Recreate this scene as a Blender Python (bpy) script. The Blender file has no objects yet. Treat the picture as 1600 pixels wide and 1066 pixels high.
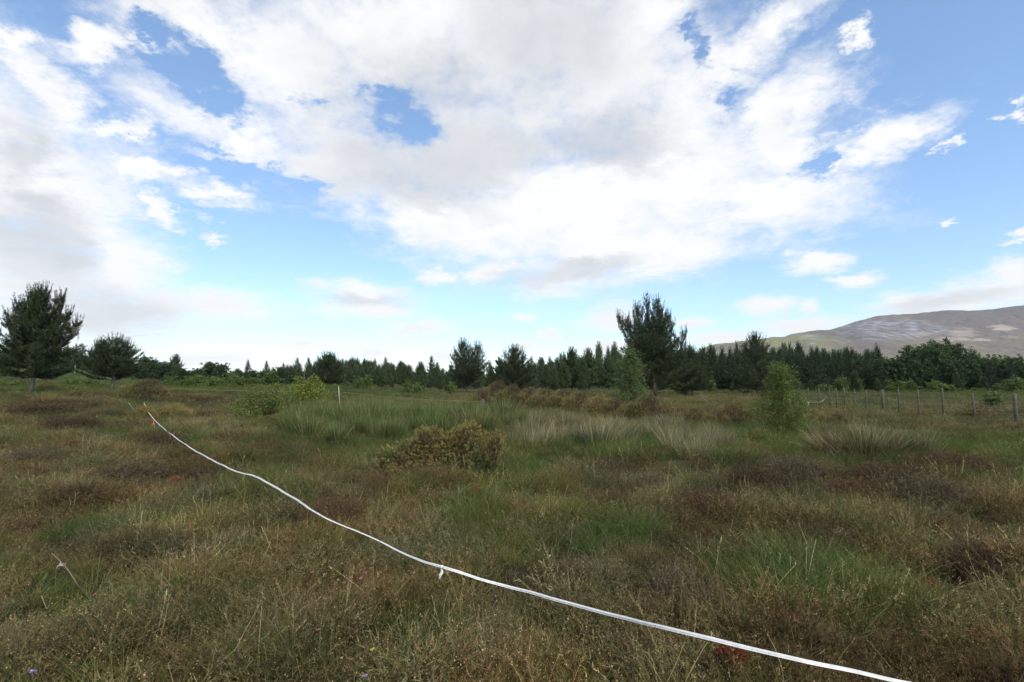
import bpy, math, random
import numpy as np
from mathutils import Vector, Matrix

# ------------------------------------------------------------------ scene, camera, world, sun
sc = bpy.context.scene
COL = sc.collection
F, PW, PH = 800.0, 1600.0, 1066.0          # focal length in photo pixels, photo size
PITCH = math.atan(65.0 / F)
CAMZ = 1.65
cam_d = bpy.data.cameras.new('camera')
cam = bpy.data.objects.new('camera', cam_d)
COL.objects.link(cam)
cam.location = (0, 0, CAMZ)
cam.rotation_euler = (math.pi / 2 + PITCH, 0, 0)
cam_d.sensor_width = 36.0
cam_d.lens = 36.0 * F / PW
cam_d.clip_start = 0.05
cam_d.clip_end = 30000
sc.camera = cam

sc.view_settings.view_transform = 'Standard'
sc.view_settings.look = 'None'
sc.view_settings.gamma = 1.0
sc.view_settings.use_curve_mapping = False
sc.view_settings.exposure = 0.40
sc.render.engine = 'CYCLES'
sc.cycles.max_bounces = 5
sc.cycles.diffuse_bounces = 2
sc.cycles.glossy_bounces = 1
sc.cycles.transmission_bounces = 2
sc.cycles.transparent_max_bounces = 4
sc.cycles.volume_bounces = 0
sc.cycles.use_adaptive_sampling = True
sc.cycles.adaptive_threshold = 0.02
sc.cycles.use_denoising = True
sc.cycles.denoising_input_passes = 'RGB_ALBEDO_NORMAL'

SUN_EL, SUN_AZ = math.radians(50), math.radians(150)   # high, behind the camera's right shoulder
SKY_STRENGTH = 0.15

def pix_dir(px, py):
    cx, cy = (px - PW / 2) / F, (PH / 2 - py) / F
    c, s = math.cos(PITCH), math.sin(PITCH)
    d = np.array([cx, c - cy * s, s + cy * c])
    return d / np.linalg.norm(d)

def pix_azel(px, py):
    d = pix_dir(px, py)
    return math.atan2(d[0], d[1]), math.asin(d[2])

def project(x, y, z):
    c, s = math.cos(PITCH), math.sin(PITCH)
    dz = z - CAMZ
    yc = np.maximum(y * c + dz * s, 0.05)
    zc = -y * s + dz * c
    return PW / 2 + F * x / yc, PH / 2 - F * zc / yc

# clouds as the photo shows them: centre, half sizes (photo pixels turned into compass angles), tilt
CLOUDS = [
    # big left bank
    (10, 260, 150, 150, 0), (100, 330, 125, 130, 20), (60, 430, 190, 90, 0), (190, 420, 80, 75, 0), (150, 500, 130, 55, 0),
    (70, 150, 60, 95, -35), (20, 60, 45, 30, 0), (-60, 350, 150, 260, 0), (230, 270, 60, 25, -40), (170, 200, 55, 22, -40),
    # big middle bank
    (300, 40, 190, 55, 12), (170, 60, 100, 28, -25), (450, 100, 150, 110, 0), (330, 190, 130, 48, 8), (600, 60, 230, 110, 0), (540, 250, 150, 70, 10),
    (800, 60, 270, 130, 0), (930, 110, 160, 170, 0), (740, 240, 200, 110, 10), (660, 330, 130, 65, 15), (780, 350, 220, 75, 10),
    (900, 330, 220, 110, 0), (1040, 280, 200, 110, 0), (1180, 310, 170, 62, 10), (960, 390, 190, 55, -8), (870, 430, 70, 28, 0),
    (1060, 190, 110, 110, 0), (1000, -60, 260, 80, 0), (500, -80, 400, 80, 0), (1060, 390, 110, 38, -12),
    # wisps to the side of it
    (1190, 55, 95, 45, -20), (1140, 110, 70, 55, 20), (1240, 170, 90, 62, -30), (1220, 230, 70, 60, 0), (1380, 218, 85, 36, -14), (1310, 250, 32, 18, -40),
    (1010, 20, 90, 60, 0), (1366, 42, 20, 22, 40), (1580, 168, 24, 12, -10), (1478, 238, 16, 14, -40),
    # small fair weather clouds
    (330, 297, 62, 21, 4), (262, 333, 36, 14, 25), (335, 377, 16, 10, 20), (1278, 407, 42, 19, 0), (1333, 442, 32, 13, 0), (1196, 478, 42, 15, -3),
    (1262, 480, 16, 10, 0), (955, 497, 48, 21, -8), (1080, 506, 34, 10, 0), (572, 458, 80, 21, 3), (570, 482, 80, 18, 0), (655, 513, 52, 13, -5), (340, 474, 95, 24, 0), (250, 480, 60, 40, 0),
    (762, 428, 42, 18, 0), (690, 430, 26, 14, 0), (466, 537, 34, 8, 0), (582, 552, 44, 8, 0), (690, 556, 30, 9, 0), (860, 523, 16, 9, 0), (820, 541, 22, 7, 0),
    (815, 494, 20, 5, 0), (1250, 512, 75, 17, 0), (1130, 530, 60, 12, 0), (1500, 470, 120, 28, -8), (1590, 428, 50, 24, 0), (1420, 478, 60, 22, 0), (1480, 347, 16, 8, 0), (1590, 369, 24, 7, 0), (1560, 455, 70, 28, 0),
    (330, 562, 100, 14, 0), (520, 574, 160, 9, 0), (960, 545, 60, 16, 0),
]
HOLES = [(638, 188, 42, 40, 25), (600, 148, 26, 14, 0), (290, 105, 44, 60, -25), (488, 160, 28, 13, -10), (232, 45, 30, 16, 10), (470, 285, 60, 20, 10), (1150, 138, 27, 27, 0), (1087, 75, 13, 36, 0), (350, 245, 90, 12, -5), (1270, 265, 40, 14, -20)]
GREYS = [(720, 235, 230, 90, 12), (640, 270, 200, 60, 5), (860, 40, 140, 160, 0), (70, 390, 150, 60, 5), (170, 490, 150, 45, 5), (40, 240, 70, 60, 0), (900, 420, 130, 22, -10), (1480, 470, 120, 14, -8), (570, 468, 80, 12, 3), (50, 330, 80, 30, 0), (950, 220, 120, 60, 0), (700, 130, 120, 60, 0)]
WHITES = [(205, 395, 62, 62, 30), (330, 190, 110, 30, 8), (1040, 330, 220, 80, 0), (880, 300, 120, 60, 0), (690, 370, 110, 30, 10), (1590, 428, 50, 16, 0), (1100, 60, 60, 60, 0)]

world = bpy.data.worlds.new('World')
sc.world = world
world.use_nodes = True
world.cycles.sampling_method = 'MANUAL'
world.cycles.sample_map_resolution = 512
wt = world.node_tree
wt.nodes.clear()
def WN(t, **kw):
    n = wt.nodes.new(t)
    for k, v in kw.items():
        setattr(n, k, v)
    return n
def wl(a, b): wt.links.new(a, b)
def wmath(op, a, b=None, c=None, clamp=False):
    n = WN('ShaderNodeMath', operation=op, use_clamp=clamp)
    for i, v in enumerate((a, b, c)):
        if v is None: continue
        if isinstance(v, (int, float)): n.inputs[i].default_value = v
        else: wl(v, n.inputs[i])
    return n.outputs[0]
def wrange(v, a, b, c=0.0, d=1.0):
    n = WN('ShaderNodeMapRange', interpolation_type='SMOOTHSTEP')
    n.inputs['From Min'].default_value, n.inputs['From Max'].default_value = a, b
    n.inputs['To Min'].default_value, n.inputs['To Max'].default_value = c, d
    wl(v, n.inputs['Value'])
    return n.outputs[0]
sky = WN('ShaderNodeTexSky', sky_type='NISHITA', sun_disc=False, sun_elevation=SUN_EL, sun_rotation=SUN_AZ,
         altitude=100, air_density=1.0, dust_density=0.3, ozone_density=1.4)
tco = WN('ShaderNodeTexCoord')
DIR = tco.outputs['Generated']
sep = WN('ShaderNodeSeparateXYZ'); wl(DIR, sep.inputs[0])
az = wmath('ARCTAN2', sep.outputs[0], sep.outputs[1])
el = wmath('ARCSINE', sep.outputs[2])
azel = WN('ShaderNodeCombineXYZ'); wl(az, azel.inputs[0]); wl(el, azel.inputs[1])
# planar cloud-deck coordinate: direction over height, so clouds crowd together toward the horizon
hz = wmath('ADD', wmath('MAXIMUM', sep.outputs[2], 0.0), 0.22)
deck = WN('ShaderNodeVectorMath', operation='DIVIDE'); wl(DIR, deck.inputs[0])
hc = WN('ShaderNodeCombineXYZ'); [wl(hz, hc.inputs[i]) for i in range(3)]
wl(hc.outputs[0], deck.inputs[1])
def wnoise(vec, scale, detail, rough=0.55, dist=0.0):
    n = WN('ShaderNodeTexNoise')
    n.inputs['Scale'].default_value = scale; n.inputs['Detail'].default_value = detail
    n.inputs['Roughness'].default_value = rough; n.inputs['Distortion'].default_value = dist
    wl(vec, n.inputs['Vector'])
    return n
warp = wnoise(deck.outputs[0], 2.6, 8.0, 0.72)
warp2 = wnoise(deck.outputs[0], 10.0, 6.0, 0.65)
wsub = WN('ShaderNodeVectorMath', operation='SUBTRACT'); wl(warp.outputs['Color'], wsub.inputs[0]); wsub.inputs[1].default_value = (.5, .5, .5)
wsc = WN('ShaderNodeVectorMath', operation='MULTIPLY'); wl(wsub.outputs[0], wsc.inputs[0]); wsc.inputs[1].default_value = (.26, .15, 0)
wsb2 = WN('ShaderNodeVectorMath', operation='SUBTRACT'); wl(warp2.outputs['Color'], wsb2.inputs[0]); wsb2.inputs[1].default_value = (.5, .5, .5)
wsc2 = WN('ShaderNodeVectorMath', operation='MULTIPLY_ADD'); wl(wsb2.outputs[0], wsc2.inputs[0]); wsc2.inputs[1].default_value = (.11, .07, 0); wl(wsc.outputs[0], wsc2.inputs[2])
# less ragged toward the horizon, where the far clouds are small
wel = WN('ShaderNodeVectorMath', operation='SCALE'); wl(wsc2.outputs[0], wel.inputs[0]); wl(wrange(el, 0.05, 0.34, 0.14, 1.0), wel.inputs['Scale'])
wad = WN('ShaderNodeVectorMath', operation='ADD'); wl(azel.outputs[0], wad.inputs[0]); wl(wel.outputs[0], wad.inputs[1])
PREV = [None]
def blob_field(blobs, smooth):
    # worked out eight at a time, each batch waiting for the one before, to stay inside the shader stack
    out = None
    for i, (px, py, rx, ry, rot) in enumerate(blobs):
        if i % 8 == 0:
            vec = wad.outputs[0]
            if PREV[0] is not None:
                av = WN('ShaderNodeVectorMath', operation='ADD'); wl(vec, av.inputs[0])
                wl(wmath('MULTIPLY', PREV[0], 1e-7), av.inputs[1]); vec = av.outputs[0]
        a0, e0 = pix_azel(px, py)
        a1, _ = pix_azel(px + rx, py); a2, _ = pix_azel(px - rx, py)
        _, e1 = pix_azel(px, py - ry); _, e2 = pix_azel(px, py + ry)
        m = WN('ShaderNodeMapping', vector_type='TEXTURE')
        m.inputs['Location'].default_value = (a0, e0, 0)
        m.inputs['Rotation'].default_value = (0, 0, -math.radians(rot))
        m.inputs['Scale'].default_value = (abs(a1 - a2) / 2, abs(e1 - e2) / 2, 1)
        wl(vec, m.inputs['Vector'])
        ln = WN('ShaderNodeVectorMath', operation='LENGTH'); wl(m.outputs[0], ln.inputs[0])
        out = ln.outputs['Value'] if out is None else wmath('SMOOTH_MIN', out, ln.outputs['Value'], smooth)
        if i % 8 == 7: PREV[0] = out
    PREV[0] = out
    return out
dmin = blob_field(CLOUDS, 0.15)
dhol = blob_field(HOLES, 0.15)
dgry = blob_field(GREYS, 0.4)
dwht = blob_field(WHITES, 0.4)
fb = wnoise(deck.outputs[0], 5.0, 8.0, 0.62, 0.25).outputs['Fac']
fb2 = wnoise(deck.outputs[0], 1.5, 5.0, 0.55).outputs['Fac']
fb3 = wnoise(deck.outputs[0], 14.0, 6.0, 0.6, 0.2).outputs['Fac']
fb4 = wnoise(deck.outputs[0], 36.0, 4.0, 0.6).outputs['Fac']
fine0 = wmath('ADD', wmath('MULTIPLY', wmath('SUBTRACT', fb3, 0.5), 0.75), wmath('MULTIPLY', wmath('SUBTRACT', fb, 0.5), 1.35))
fine = wmath('ADD', fine0, wmath('MULTIPLY', wmath('SUBTRACT', fb4, 0.5), 0.45))
dens_in = wmath('ADD', wmath('MINIMUM', wmath('SUBTRACT', 1.12, dmin), 1.1), fine)
hole = wrange(dhol, 1.75, 0.0, 0.0, 1.0)
dens_in = wmath('SUBTRACT', dens_in, wmath('MULTIPLY', wmath('MULTIPLY', hole, wrange(fb3, 0.32, 0.60, 1.8, 0.55)), 1.0))
# away from the blobs the same broken deck goes on all round the sky
dens_out = wmath('ADD', wmath('MULTIPLY', wmath('SUBTRACT', fb2, 0.47), 5.0), fine)
a_abs = wmath('ABSOLUTE', az)
outm = wmath('MAXIMUM', wrange(a_abs, 0.80, 1.15), wrange(el, 0.66, 0.90))
mixd = WN('ShaderNodeMix', data_type='FLOAT'); wl(outm, mixd.inputs[0]); wl(dens_in, mixd.inputs[2]); wl(dens_out, mixd.inputs[3])
dens = mixd.outputs[0]
mask = wrange(dens, -0.50, 0.85)
# cloud brightness: thick bellies greyer, edges and sunlit heads white
bel0 = wnoise(deck.outputs[0], 3.2, 6.0, 0.6).outputs['Fac']
bel1 = wnoise(DIR, 8.0, 7.0, 0.62, 0.3).outputs['Fac']
bel = wmath('ADD', wmath('MULTIPLY', bel0, 0.55), wmath('MULTIPLY', bel1, 0.45))
g = wmath('ADD', wmath('MULTIPLY', wrange(dgry, 1.5, 0.2), 0.75), wmath('MULTIPLY', wmath('SUBTRACT', bel, 0.5), 1.5))
g = wmath('ADD', g, wmath('MULTIPLY', outm, 0.3))
g = wmath('SUBTRACT', g, wmath('MULTIPLY', wrange(dwht, 1.3, 0.3), 0.6), clamp=True)
g = wmath('MULTIPLY', g, wrange(el, 0.02, 0.22, 0.6, 1.0))
cmx = WN('ShaderNodeMix', data_type='RGBA'); wl(g, cmx.inputs['Factor'])
cmx.inputs[6].default_value = (0.80 / SKY_STRENGTH, 0.80 / SKY_STRENGTH, 0.80 / SKY_STRENGTH, 1)
cmx.inputs[7].default_value = (0.50 / SKY_STRENGTH, 0.52 / SKY_STRENGTH, 0.55 / SKY_STRENGTH, 1)
skym = WN('ShaderNodeMix', data_type='RGBA', blend_type='MULTIPLY'); skym.inputs['Factor'].default_value = 1.0
wl(sky.outputs[0], skym.inputs[6]); skym.inputs[7].default_value = (1.06 * SKY_STRENGTH, 1.20 * SKY_STRENGTH, 1.30 * SKY_STRENGTH, 1)
# the photograph's soft shoulder: less difference between zenith and horizon blue
sgam = WN('ShaderNodeGamma'); sgam.inputs['Gamma'].default_value = 0.88; wl(skym.outputs[2], sgam.inputs['Color'])
sgn = WN('ShaderNodeMix', data_type='RGBA', blend_type='MULTIPLY'); sgn.inputs['Factor'].default_value = 1.0; wl(sgam.outputs[0], sgn.inputs[6])
sgn.inputs[7].default_value = (0.85 / SKY_STRENGTH, 0.86 / SKY_STRENGTH, 0.88 / SKY_STRENGTH, 1)
fin = WN('ShaderNodeMix', data_type='RGBA')
wl(wmath('MULTIPLY', mask, 0.97), fin.inputs['Factor']); wl(sgn.outputs[2], fin.inputs[6]); wl(cmx.outputs[2], fin.inputs[7])
bg = WN('ShaderNodeBackground'); bg.inputs['Strength'].default_value = SKY_STRENGTH
wl(fin.outputs[2], bg.inputs['Color'])
wo = WN('ShaderNodeOutputWorld'); wl(bg.outputs[0], wo.inputs['Surface'])

sun_d = bpy.data.lights.new('sun', 'SUN')
sun_d.energy = 3.2
sun_d.angle = math.radians(10)
sun_d.color = (1.0, 0.95, 0.87)
sun = bpy.data.objects.new('sun', sun_d)
COL.objects.link(sun)
sdir = Vector((math.sin(SUN_AZ) * math.cos(SUN_EL), math.cos(SUN_AZ) * math.cos(SUN_EL), math.sin(SUN_EL)))
sun.rotation_euler = (-sdir).to_track_quat('-Z', 'Y').to_euler()
sun.location = (0, 0, 60)

# ------------------------------------------------------------------ helpers
def smooth(t):
    t = np.clip(t, 0, 1)
    return t * t * (3 - 2 * t)

def vnoise(x, y, seed=0):
    x = np.asarray(x, float); y = np.asarray(y, float)
    xi, yi = np.floor(x), np.floor(y)
    fx, fy = x - xi, y - yi
    fx = fx * fx * (3 - 2 * fx); fy = fy * fy * (3 - 2 * fy)
    def h(a, b):
        v = np.sin(a * 127.1 + b * 311.7 + seed * 74.7) * 43758.5453
        return v - np.floor(v)
    return (h(xi, yi) * (1 - fx) + h(xi + 1, yi) * fx) * (1 - fy) + (h(xi, yi + 1) * (1 - fx) + h(xi + 1, yi + 1) * fx) * fy

def fbm(x, y, seed=0, oct=4):
    s, a, t = 0.0, 0.5, 0.0
    for i in range(oct):
        s = s + a * vnoise(x * 2 ** i, y * 2 ** i, seed + i * 13); t += a; a *= 0.5
    return s / t

def terr(x, y):
    x = np.asarray(x, float); y = np.asarray(y, float)
    r = np.hypot(x, y)
    z = 0.34 * (fbm(x * 0.9, y * 0.9, 3, 3) - 0.5) * smooth((60 - r) / 40) + 0.25 * (fbm(x * .11, y * .11, 9, 3) - 0.5) * smooth((r - 6) / 10) * smooth((160 - r) / 60)
    z = z + 0.22 * (fbm(x * 2.1 + 3, y * 2.1, 17, 2) - 0.5) * smooth((34 - r) / 20)
    z = z + 0.95 * smooth((-x - 13) / 14) * smooth((y - 15) / 18)
    ratio = -x / np.maximum(np.abs(y), 1.0)
    z = z + 5.2 * smooth((r - 100) / 100) * smooth((ratio - 0.55) / 0.4) * (y > 0)
    return z

def T(x, y): return float(terr(x, y))

def G(px, py, h=0.0):
    """where the ray through a photo point meets the terrain raised by h"""
    d = pix_dir(px, py)
    t = np.geomspace(1.2, 400, 3000)
    X, Y, Z = d[0] * t, d[1] * t, CAMZ + d[2] * t
    below = np.nonzero(Z < terr(X, Y) + h)[0]
    i = below[0] if len(below) else len(t) - 1
    return np.array([X[i], Y[i], T(X[i], Y[i])])

def PD(px, depth):
    """ground point seen at photo column px, depth metres away"""
    x = (px - PW / 2) / F * depth * 1.0
    return np.array([x, depth, T(x, depth)])

def height_px(py_top, depth, z0):
    d = pix_dir(800, py_top)
    return CAMZ + d[2] / d[1] * depth - z0

def nrm(v): return v / np.maximum(np.linalg.norm(v, axis=-1, keepdims=True), 1e-9)

class MB:
    def __init__(s): s.v, s.f, s.c, s.n = [], [], [], 0
    def add(s, v, f, c):
        v = np.asarray(v, float).reshape(-1, 3); c = np.asarray(c, float)
        if c.ndim == 1: c = np.tile(c, (len(v), 1))
        s.v.append(v); s.f.append(np.asarray(f, np.int64).reshape(-1, 3) + s.n); s.c.append(c[:, :3]); s.n += len(v)
    def mesh(s, name, mat, smooth_shade=False):
        v = np.concatenate(s.v); f = np.concatenate(s.f); c = np.concatenate(s.c)
        m = bpy.data.meshes.new(name)
        m.vertices.add(len(v)); m.vertices.foreach_set('co', v.astype(np.float32).ravel())
        m.loops.add(len(f) * 3); m.loops.foreach_set('vertex_index', f.astype(np.int32).ravel())
        m.polygons.add(len(f))
        m.polygons.foreach_set('loop_start', np.arange(0, len(f) * 3, 3, dtype=np.int32))
        m.polygons.foreach_set('loop_total', np.full(len(f), 3, np.int32))
        if smooth_shade: m.polygons.foreach_set('use_smooth', np.ones(len(f), bool))
        m.update(calc_edges=True)
        a = m.attributes.new('col', 'FLOAT_COLOR', 'POINT')
        a.data.foreach_set('color', np.concatenate([np.clip(c, 0, 10), np.ones((len(c), 1))], 1).astype(np.float32).ravel())
        if mat: m.materials.append(mat)
        return m
    def build(s, name, mat, parent=None, loc=None, smooth_shade=False, link=True):
        o = bpy.data.objects.new(name, s.mesh(name, mat, smooth_shade))
        if link: COL.objects.link(o)
        if parent is not None: o.parent = parent
        if loc is not None: o.location = loc
        return o

def blades(mb, P, D, L, W, bend, nseg, c0, c1, rng, side=None, wpow=0.8):
    n = len(P)
    P = np.asarray(P, float); D = nrm(np.asarray(D, float))
    L = np.broadcast_to(np.asarray(L, float), (n,))[:, None]; W = np.broadcast_to(np.asarray(W, float), (n,))[:, None]
    bend = np.broadcast_to(np.asarray(bend, float), (n, 3))
    c0 = np.broadcast_to(np.asarray(c0, float), (n, 3)); c1 = np.broadcast_to(np.asarray(c1, float), (n, 3))
    if side is None: side = nrm(np.cross(D, rng.normal(size=(n, 3))))
    rows, cols = [], []
    for s in range(nseg + 1):
        t = s / nseg
        c = P + D * L * t + bend * L * t * t
        cc = c0 * (1 - t) + c1 * t
        if s < nseg:
            w = W * (1 - t) ** wpow * 0.5
            rows += [c - side * w, c + side * w]; cols += [cc, cc]
        else:
            rows.append(c); cols.append(cc)
    k = 2 * nseg + 1
    V = np.stack(rows, 1).reshape(-1, 3); C = np.stack(cols, 1).reshape(-1, 3)
    pat = []
    for s in range(nseg - 1):
        a = 2 * s; pat += [(a, a + 1, a + 3), (a, a + 3, a + 2)]
    pat.append((2 * nseg - 2, 2 * nseg - 1, 2 * nseg))
    Fc = (np.arange(n)[:, None, None] * k + np.array(pat)[None]).reshape(-1, 3)
    mb.add(V, Fc, C)

def shoots(mb, P, A, l, nl, w, k, c0, c1, rng, spread=0.75):
    """bottle-brush shoots: k thin needles round each axis"""
    n = len(P); A = nrm(A)
    l = np.broadcast_to(np.asarray(l, float), (n,)); nl = np.broadcast_to(np.asarray(nl, float), (n,))
    t = (np.arange(k)[None] + rng.random((n, k))) / k
    R = nrm(np.cross(A[:, None], rng.normal(size=(n, k, 3))))
    D = A[:, None] * (1 - spread * 0.6) + R * spread
    D[:, -1] = A
    B = P[:, None] + A[:, None] * (l[:, None] * t)[..., None]
    e = lambda a: np.repeat(np.broadcast_to(np.asarray(a, float), (n, 3)), k, 0)
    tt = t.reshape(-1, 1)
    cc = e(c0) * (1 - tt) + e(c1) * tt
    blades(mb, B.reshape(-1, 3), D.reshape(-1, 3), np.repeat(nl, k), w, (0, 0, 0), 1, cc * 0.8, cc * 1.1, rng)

def leaves(mb, P, size, c, rng, up=0.3, asp=0.7):
    n = len(P)
    a = nrm(rng.normal(size=(n, 3)) + np.array([0, 0, -0.2])); b = nrm(np.cross(a, rng.normal(size=(n, 3)) + np.array([0, 0, up])))
    s = np.broadcast_to(np.asarray(size, float), (n,))[:, None]
    V = np.stack([P - a * s * .5, P + b * s * asp * .5, P + a * s * .5, P - b * s * asp * .5], 1).reshape(-1, 3)
    Fc = (np.arange(n)[:, None, None] * 4 + np.array([(0, 1, 2), (0, 2, 3)])[None]).reshape(-1, 3)
    mb.add(V, Fc, np.repeat(c, 4, 0))

def tube(mb, pts, rad, sides, c, cap=True):
    pts = np.asarray(pts, float); m = len(pts)
    rad = np.broadcast_to(np.asarray(rad, float), (m,))
    tang = nrm(np.gradient(pts, axis=0))
    ref = np.array([0.31, 0.87, 0.12]) if abs(tang[0][2]) > 0.6 else np.array([0, 0, 1.0])
    u = nrm(np.cross(tang, ref)); v = np.cross(tang, u)
    th = np.arange(sides) * 2 * math.pi / sides
    V = pts[:, None] + rad[:, None, None] * (u[:, None] * np.cos(th)[None, :, None] + v[:, None] * np.sin(th)[None, :, None])
    fs = []
    for i in range(m - 1):
        for j in range(sides):
            a, b = i * sides + j, i * sides + (j + 1) % sides
            fs += [(a, b, b + sides), (a, b + sides, a + sides)]
    V = V.reshape(-1, 3)
    if cap:
        for end, rev in ((0, 1), (m - 1, 0)):
            o = end * sides
            for j in range(1, sides - 1):
                fs.append((o, o + j + 1, o + j) if rev else (o, o + j, o + j + 1))
    mb.add(V, fs, c)

# ------------------------------------------------------------------ materials
def new_mat(name):
    m = bpy.data.materials.new(name); m.use_nodes = True
    nt = m.node_tree; nt.nodes.clear()
    return m, nt

def N(nt, t, **kw):
    n = nt.nodes.new(t)
    for k, v in kw.items(): setattr(n, k, v)
    return n

def foliage(name, instanced=False, transl=0.25, rough=0.75, var=0.25, noise=0.0):
    m, nt = new_mat(name); L = nt.links.new
    at = N(nt, 'ShaderNodeAttribute', attribute_name='col')
    col = at.outputs['Color']
    if instanced:
        ti = N(nt, 'ShaderNodeAttribute', attribute_type='INSTANCER', attribute_name='tint')
        mx = N(nt, 'ShaderNodeMix', data_type='RGBA', blend_type='MULTIPLY'); mx.inputs[0].default_value = 1
        L(col, mx.inputs[6]); L(ti.outputs['Color'], mx.inputs[7]); col = mx.outputs[2]
    oi = N(nt, 'ShaderNodeObjectInfo')
    mr = N(nt, 'ShaderNodeMapRange'); mr.inputs['To Min'].default_value = 1 - var; mr.inputs['To Max'].default_value = 1 + var
    L(oi.outputs['Random'], mr.inputs['Value'])
    hs = N(nt, 'ShaderNodeHueSaturation'); L(col, hs.inputs['Color']); L(mr.outputs[0], hs.inputs['Value'])
    if noise:
        geo = N(nt, 'ShaderNodeNewGeometry'); nz = N(nt, 'ShaderNodeTexNoise'); nz.inputs['Scale'].default_value = noise; nz.inputs['Detail'].default_value = 3
        L(geo.outputs['Position'], nz.inputs['Vector'])
        m2 = N(nt, 'ShaderNodeMapRange'); m2.inputs['To Min'].default_value = 0.475; m2.inputs['To Max'].default_value = 0.525
        L(nz.outputs['Fac'], m2.inputs['Value']); L(m2.outputs[0], hs.inputs['Hue'])
    pb = N(nt, 'ShaderNodeBsdfPrincipled'); pb.inputs['Roughness'].default_value = rough; pb.inputs['Specular IOR Level'].default_value = 0.25
    L(hs.outputs[0], pb.inputs['Base Color'])
    out = N(nt, 'ShaderNodeOutputMaterial'); sh = pb.outputs[0]
    if transl:
        tr = N(nt, 'ShaderNodeBsdfTranslucent'); L(hs.outputs[0], tr.inputs['Color'])
        mix = N(nt, 'ShaderNodeMixShader'); mix.inputs[0].default_value = transl
        L(sh, mix.inputs[1]); L(tr.outputs[0], mix.inputs[2]); sh = mix.outputs[0]
    L(sh, out.inputs['Surface'])
    return m

def grainy(name, ca, cb, scale=8, rough=0.85, stretch=(1, 1, 0.15), bump=0.4, use_col=False):
    m, nt = new_mat(name); L = nt.links.new
    tc = N(nt, 'ShaderNodeTexCoord'); mp = N(nt, 'ShaderNodeMapping'); mp.inputs['Scale'].default_value = stretch
    L(tc.outputs['Object'], mp.inputs['Vector'])
    nz = N(nt, 'ShaderNodeTexNoise'); nz.inputs['Scale'].default_value = scale; nz.inputs['Detail'].default_value = 6; nz.inputs['Roughness'].default_value = 0.65
    L(mp.outputs[0], nz.inputs['Vector'])
    rp = N(nt, 'ShaderNodeValToRGB'); rp.color_ramp.elements[0].position = 0.3; rp.color_ramp.elements[1].position = 0.7
    rp.color_ramp.elements[0].color = (*ca, 1); rp.color_ramp.elements[1].color = (*cb, 1)
    L(nz.outputs['Fac'], rp.inputs[0])
    pb = N(nt, 'ShaderNodeBsdfPrincipled'); pb.inputs['Roughness'].default_value = rough; pb.inputs['Specular IOR Level'].default_value = 0.3
    L(rp.outputs[0], pb.inputs['Base Color'])
    if bump:
        bp = N(nt, 'ShaderNodeBump'); bp.inputs['Strength'].default_value = bump; bp.inputs['Distance'].default_value = 0.01
        L(nz.outputs['Fac'], bp.inputs['Height']); L(bp.outputs[0], pb.inputs['Normal'])
    out = N(nt, 'ShaderNodeOutputMaterial'); L(pb.outputs[0], out.inputs['Surface'])
    return m

M_TUFT = foliage('tuft', True, 0.25, 0.8, 0.22)
M_PINE = foliage('pine_needles', False, 0.1, 0.6, 0.2)
M_LEAF = foliage('leaves', False, 0.35, 0.55, 0.15)
M_GORSE = foliage('gorse_spines', False, 0.2, 0.75, 0.15)
M_RUSH = foliage('rush_stems', False, 0.25, 0.55, 0.2)
M_HEATH = foliage('heather_sprigs', False, 0.2, 0.8, 0.2)
M_BARK = grainy('pine_bark', (0.05, 0.035, 0.025), (0.17, 0.13, 0.10), 9)
M_BARKPALE = grainy('pale_bark', (0.10, 0.085, 0.07), (0.30, 0.27, 0.24), 12)
M_TWIG = grainy('brown_twig', (0.06, 0.04, 0.025), (0.13, 0.09, 0.06), 14)
M_WOOD = grainy('weathered_post_wood', (0.06, 0.053, 0.043), (0.15, 0.135, 0.11), 10)
M_STAKE = grainy('pale_stake_wood', (0.30, 0.27, 0.20), (0.48, 0.44, 0.35), 10)
M_WHITE = grainy('scuffed_white_paint', (0.62, 0.61, 0.58), (0.82, 0.82, 0.80), 7, 0.5, (1, 1, 1), 0.1)
M_WIRE = grainy('galvanised_wire', (0.16, 0.16, 0.16), (0.28, 0.28, 0.28), 30, 0.5, (1, 1, 1), 0)
M_TAPE = grainy('white_tape', (0.47, 0.465, 0.45), (0.66, 0.66, 0.64), 25, 0.4, (1, 1, 1), 0.15)
M_RED = grainy('red_print', (0.45, 0.05, 0.03), (0.60, 0.09, 0.05), 25, 0.5, (1, 1, 1), 0.0)
M_BIRD = grainy('dark_feathers', (0.012, 0.012, 0.014), (0.03, 0.03, 0.035), 30, 0.6, (1, 1, 1), 0)

# ------------------------------------------------------------------ tagging and copies
def tag(o, label, cat, group=None, kind=None):
    o['label'] = label
    if cat: o['category'] = cat
    if group: o['group'] = group
    if kind: o['kind'] = kind
    return o

def thing(name, loc, label, cat, group=None, rotz=0.0, scale=1.0):
    o = bpy.data.objects.new(name, None); COL.objects.link(o)
    o.empty_display_size = 0.2
    o.location = [float(a) for a in loc]; o.rotation_euler = (0, 0, rotz); o.scale = (scale,) * 3 if np.isscalar(scale) else scale
    return tag(o, label, cat, group)

class Proto:
    """meshes of one kind of thing, made once; every place() makes a thing with its own part objects that share them"""
    def __init__(s, parts): s.parts = parts          # [(part name, mesh)]
    def place(s, name, loc, label, cat, group=None, rotz=0.0, scale=1.0):
        r = thing(name, loc, label, cat, group, rotz, scale)
        for pn, me in s.parts:
            p = bpy.data.objects.new(pn, me); COL.objects.link(p); p.parent = r
        return r

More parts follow.
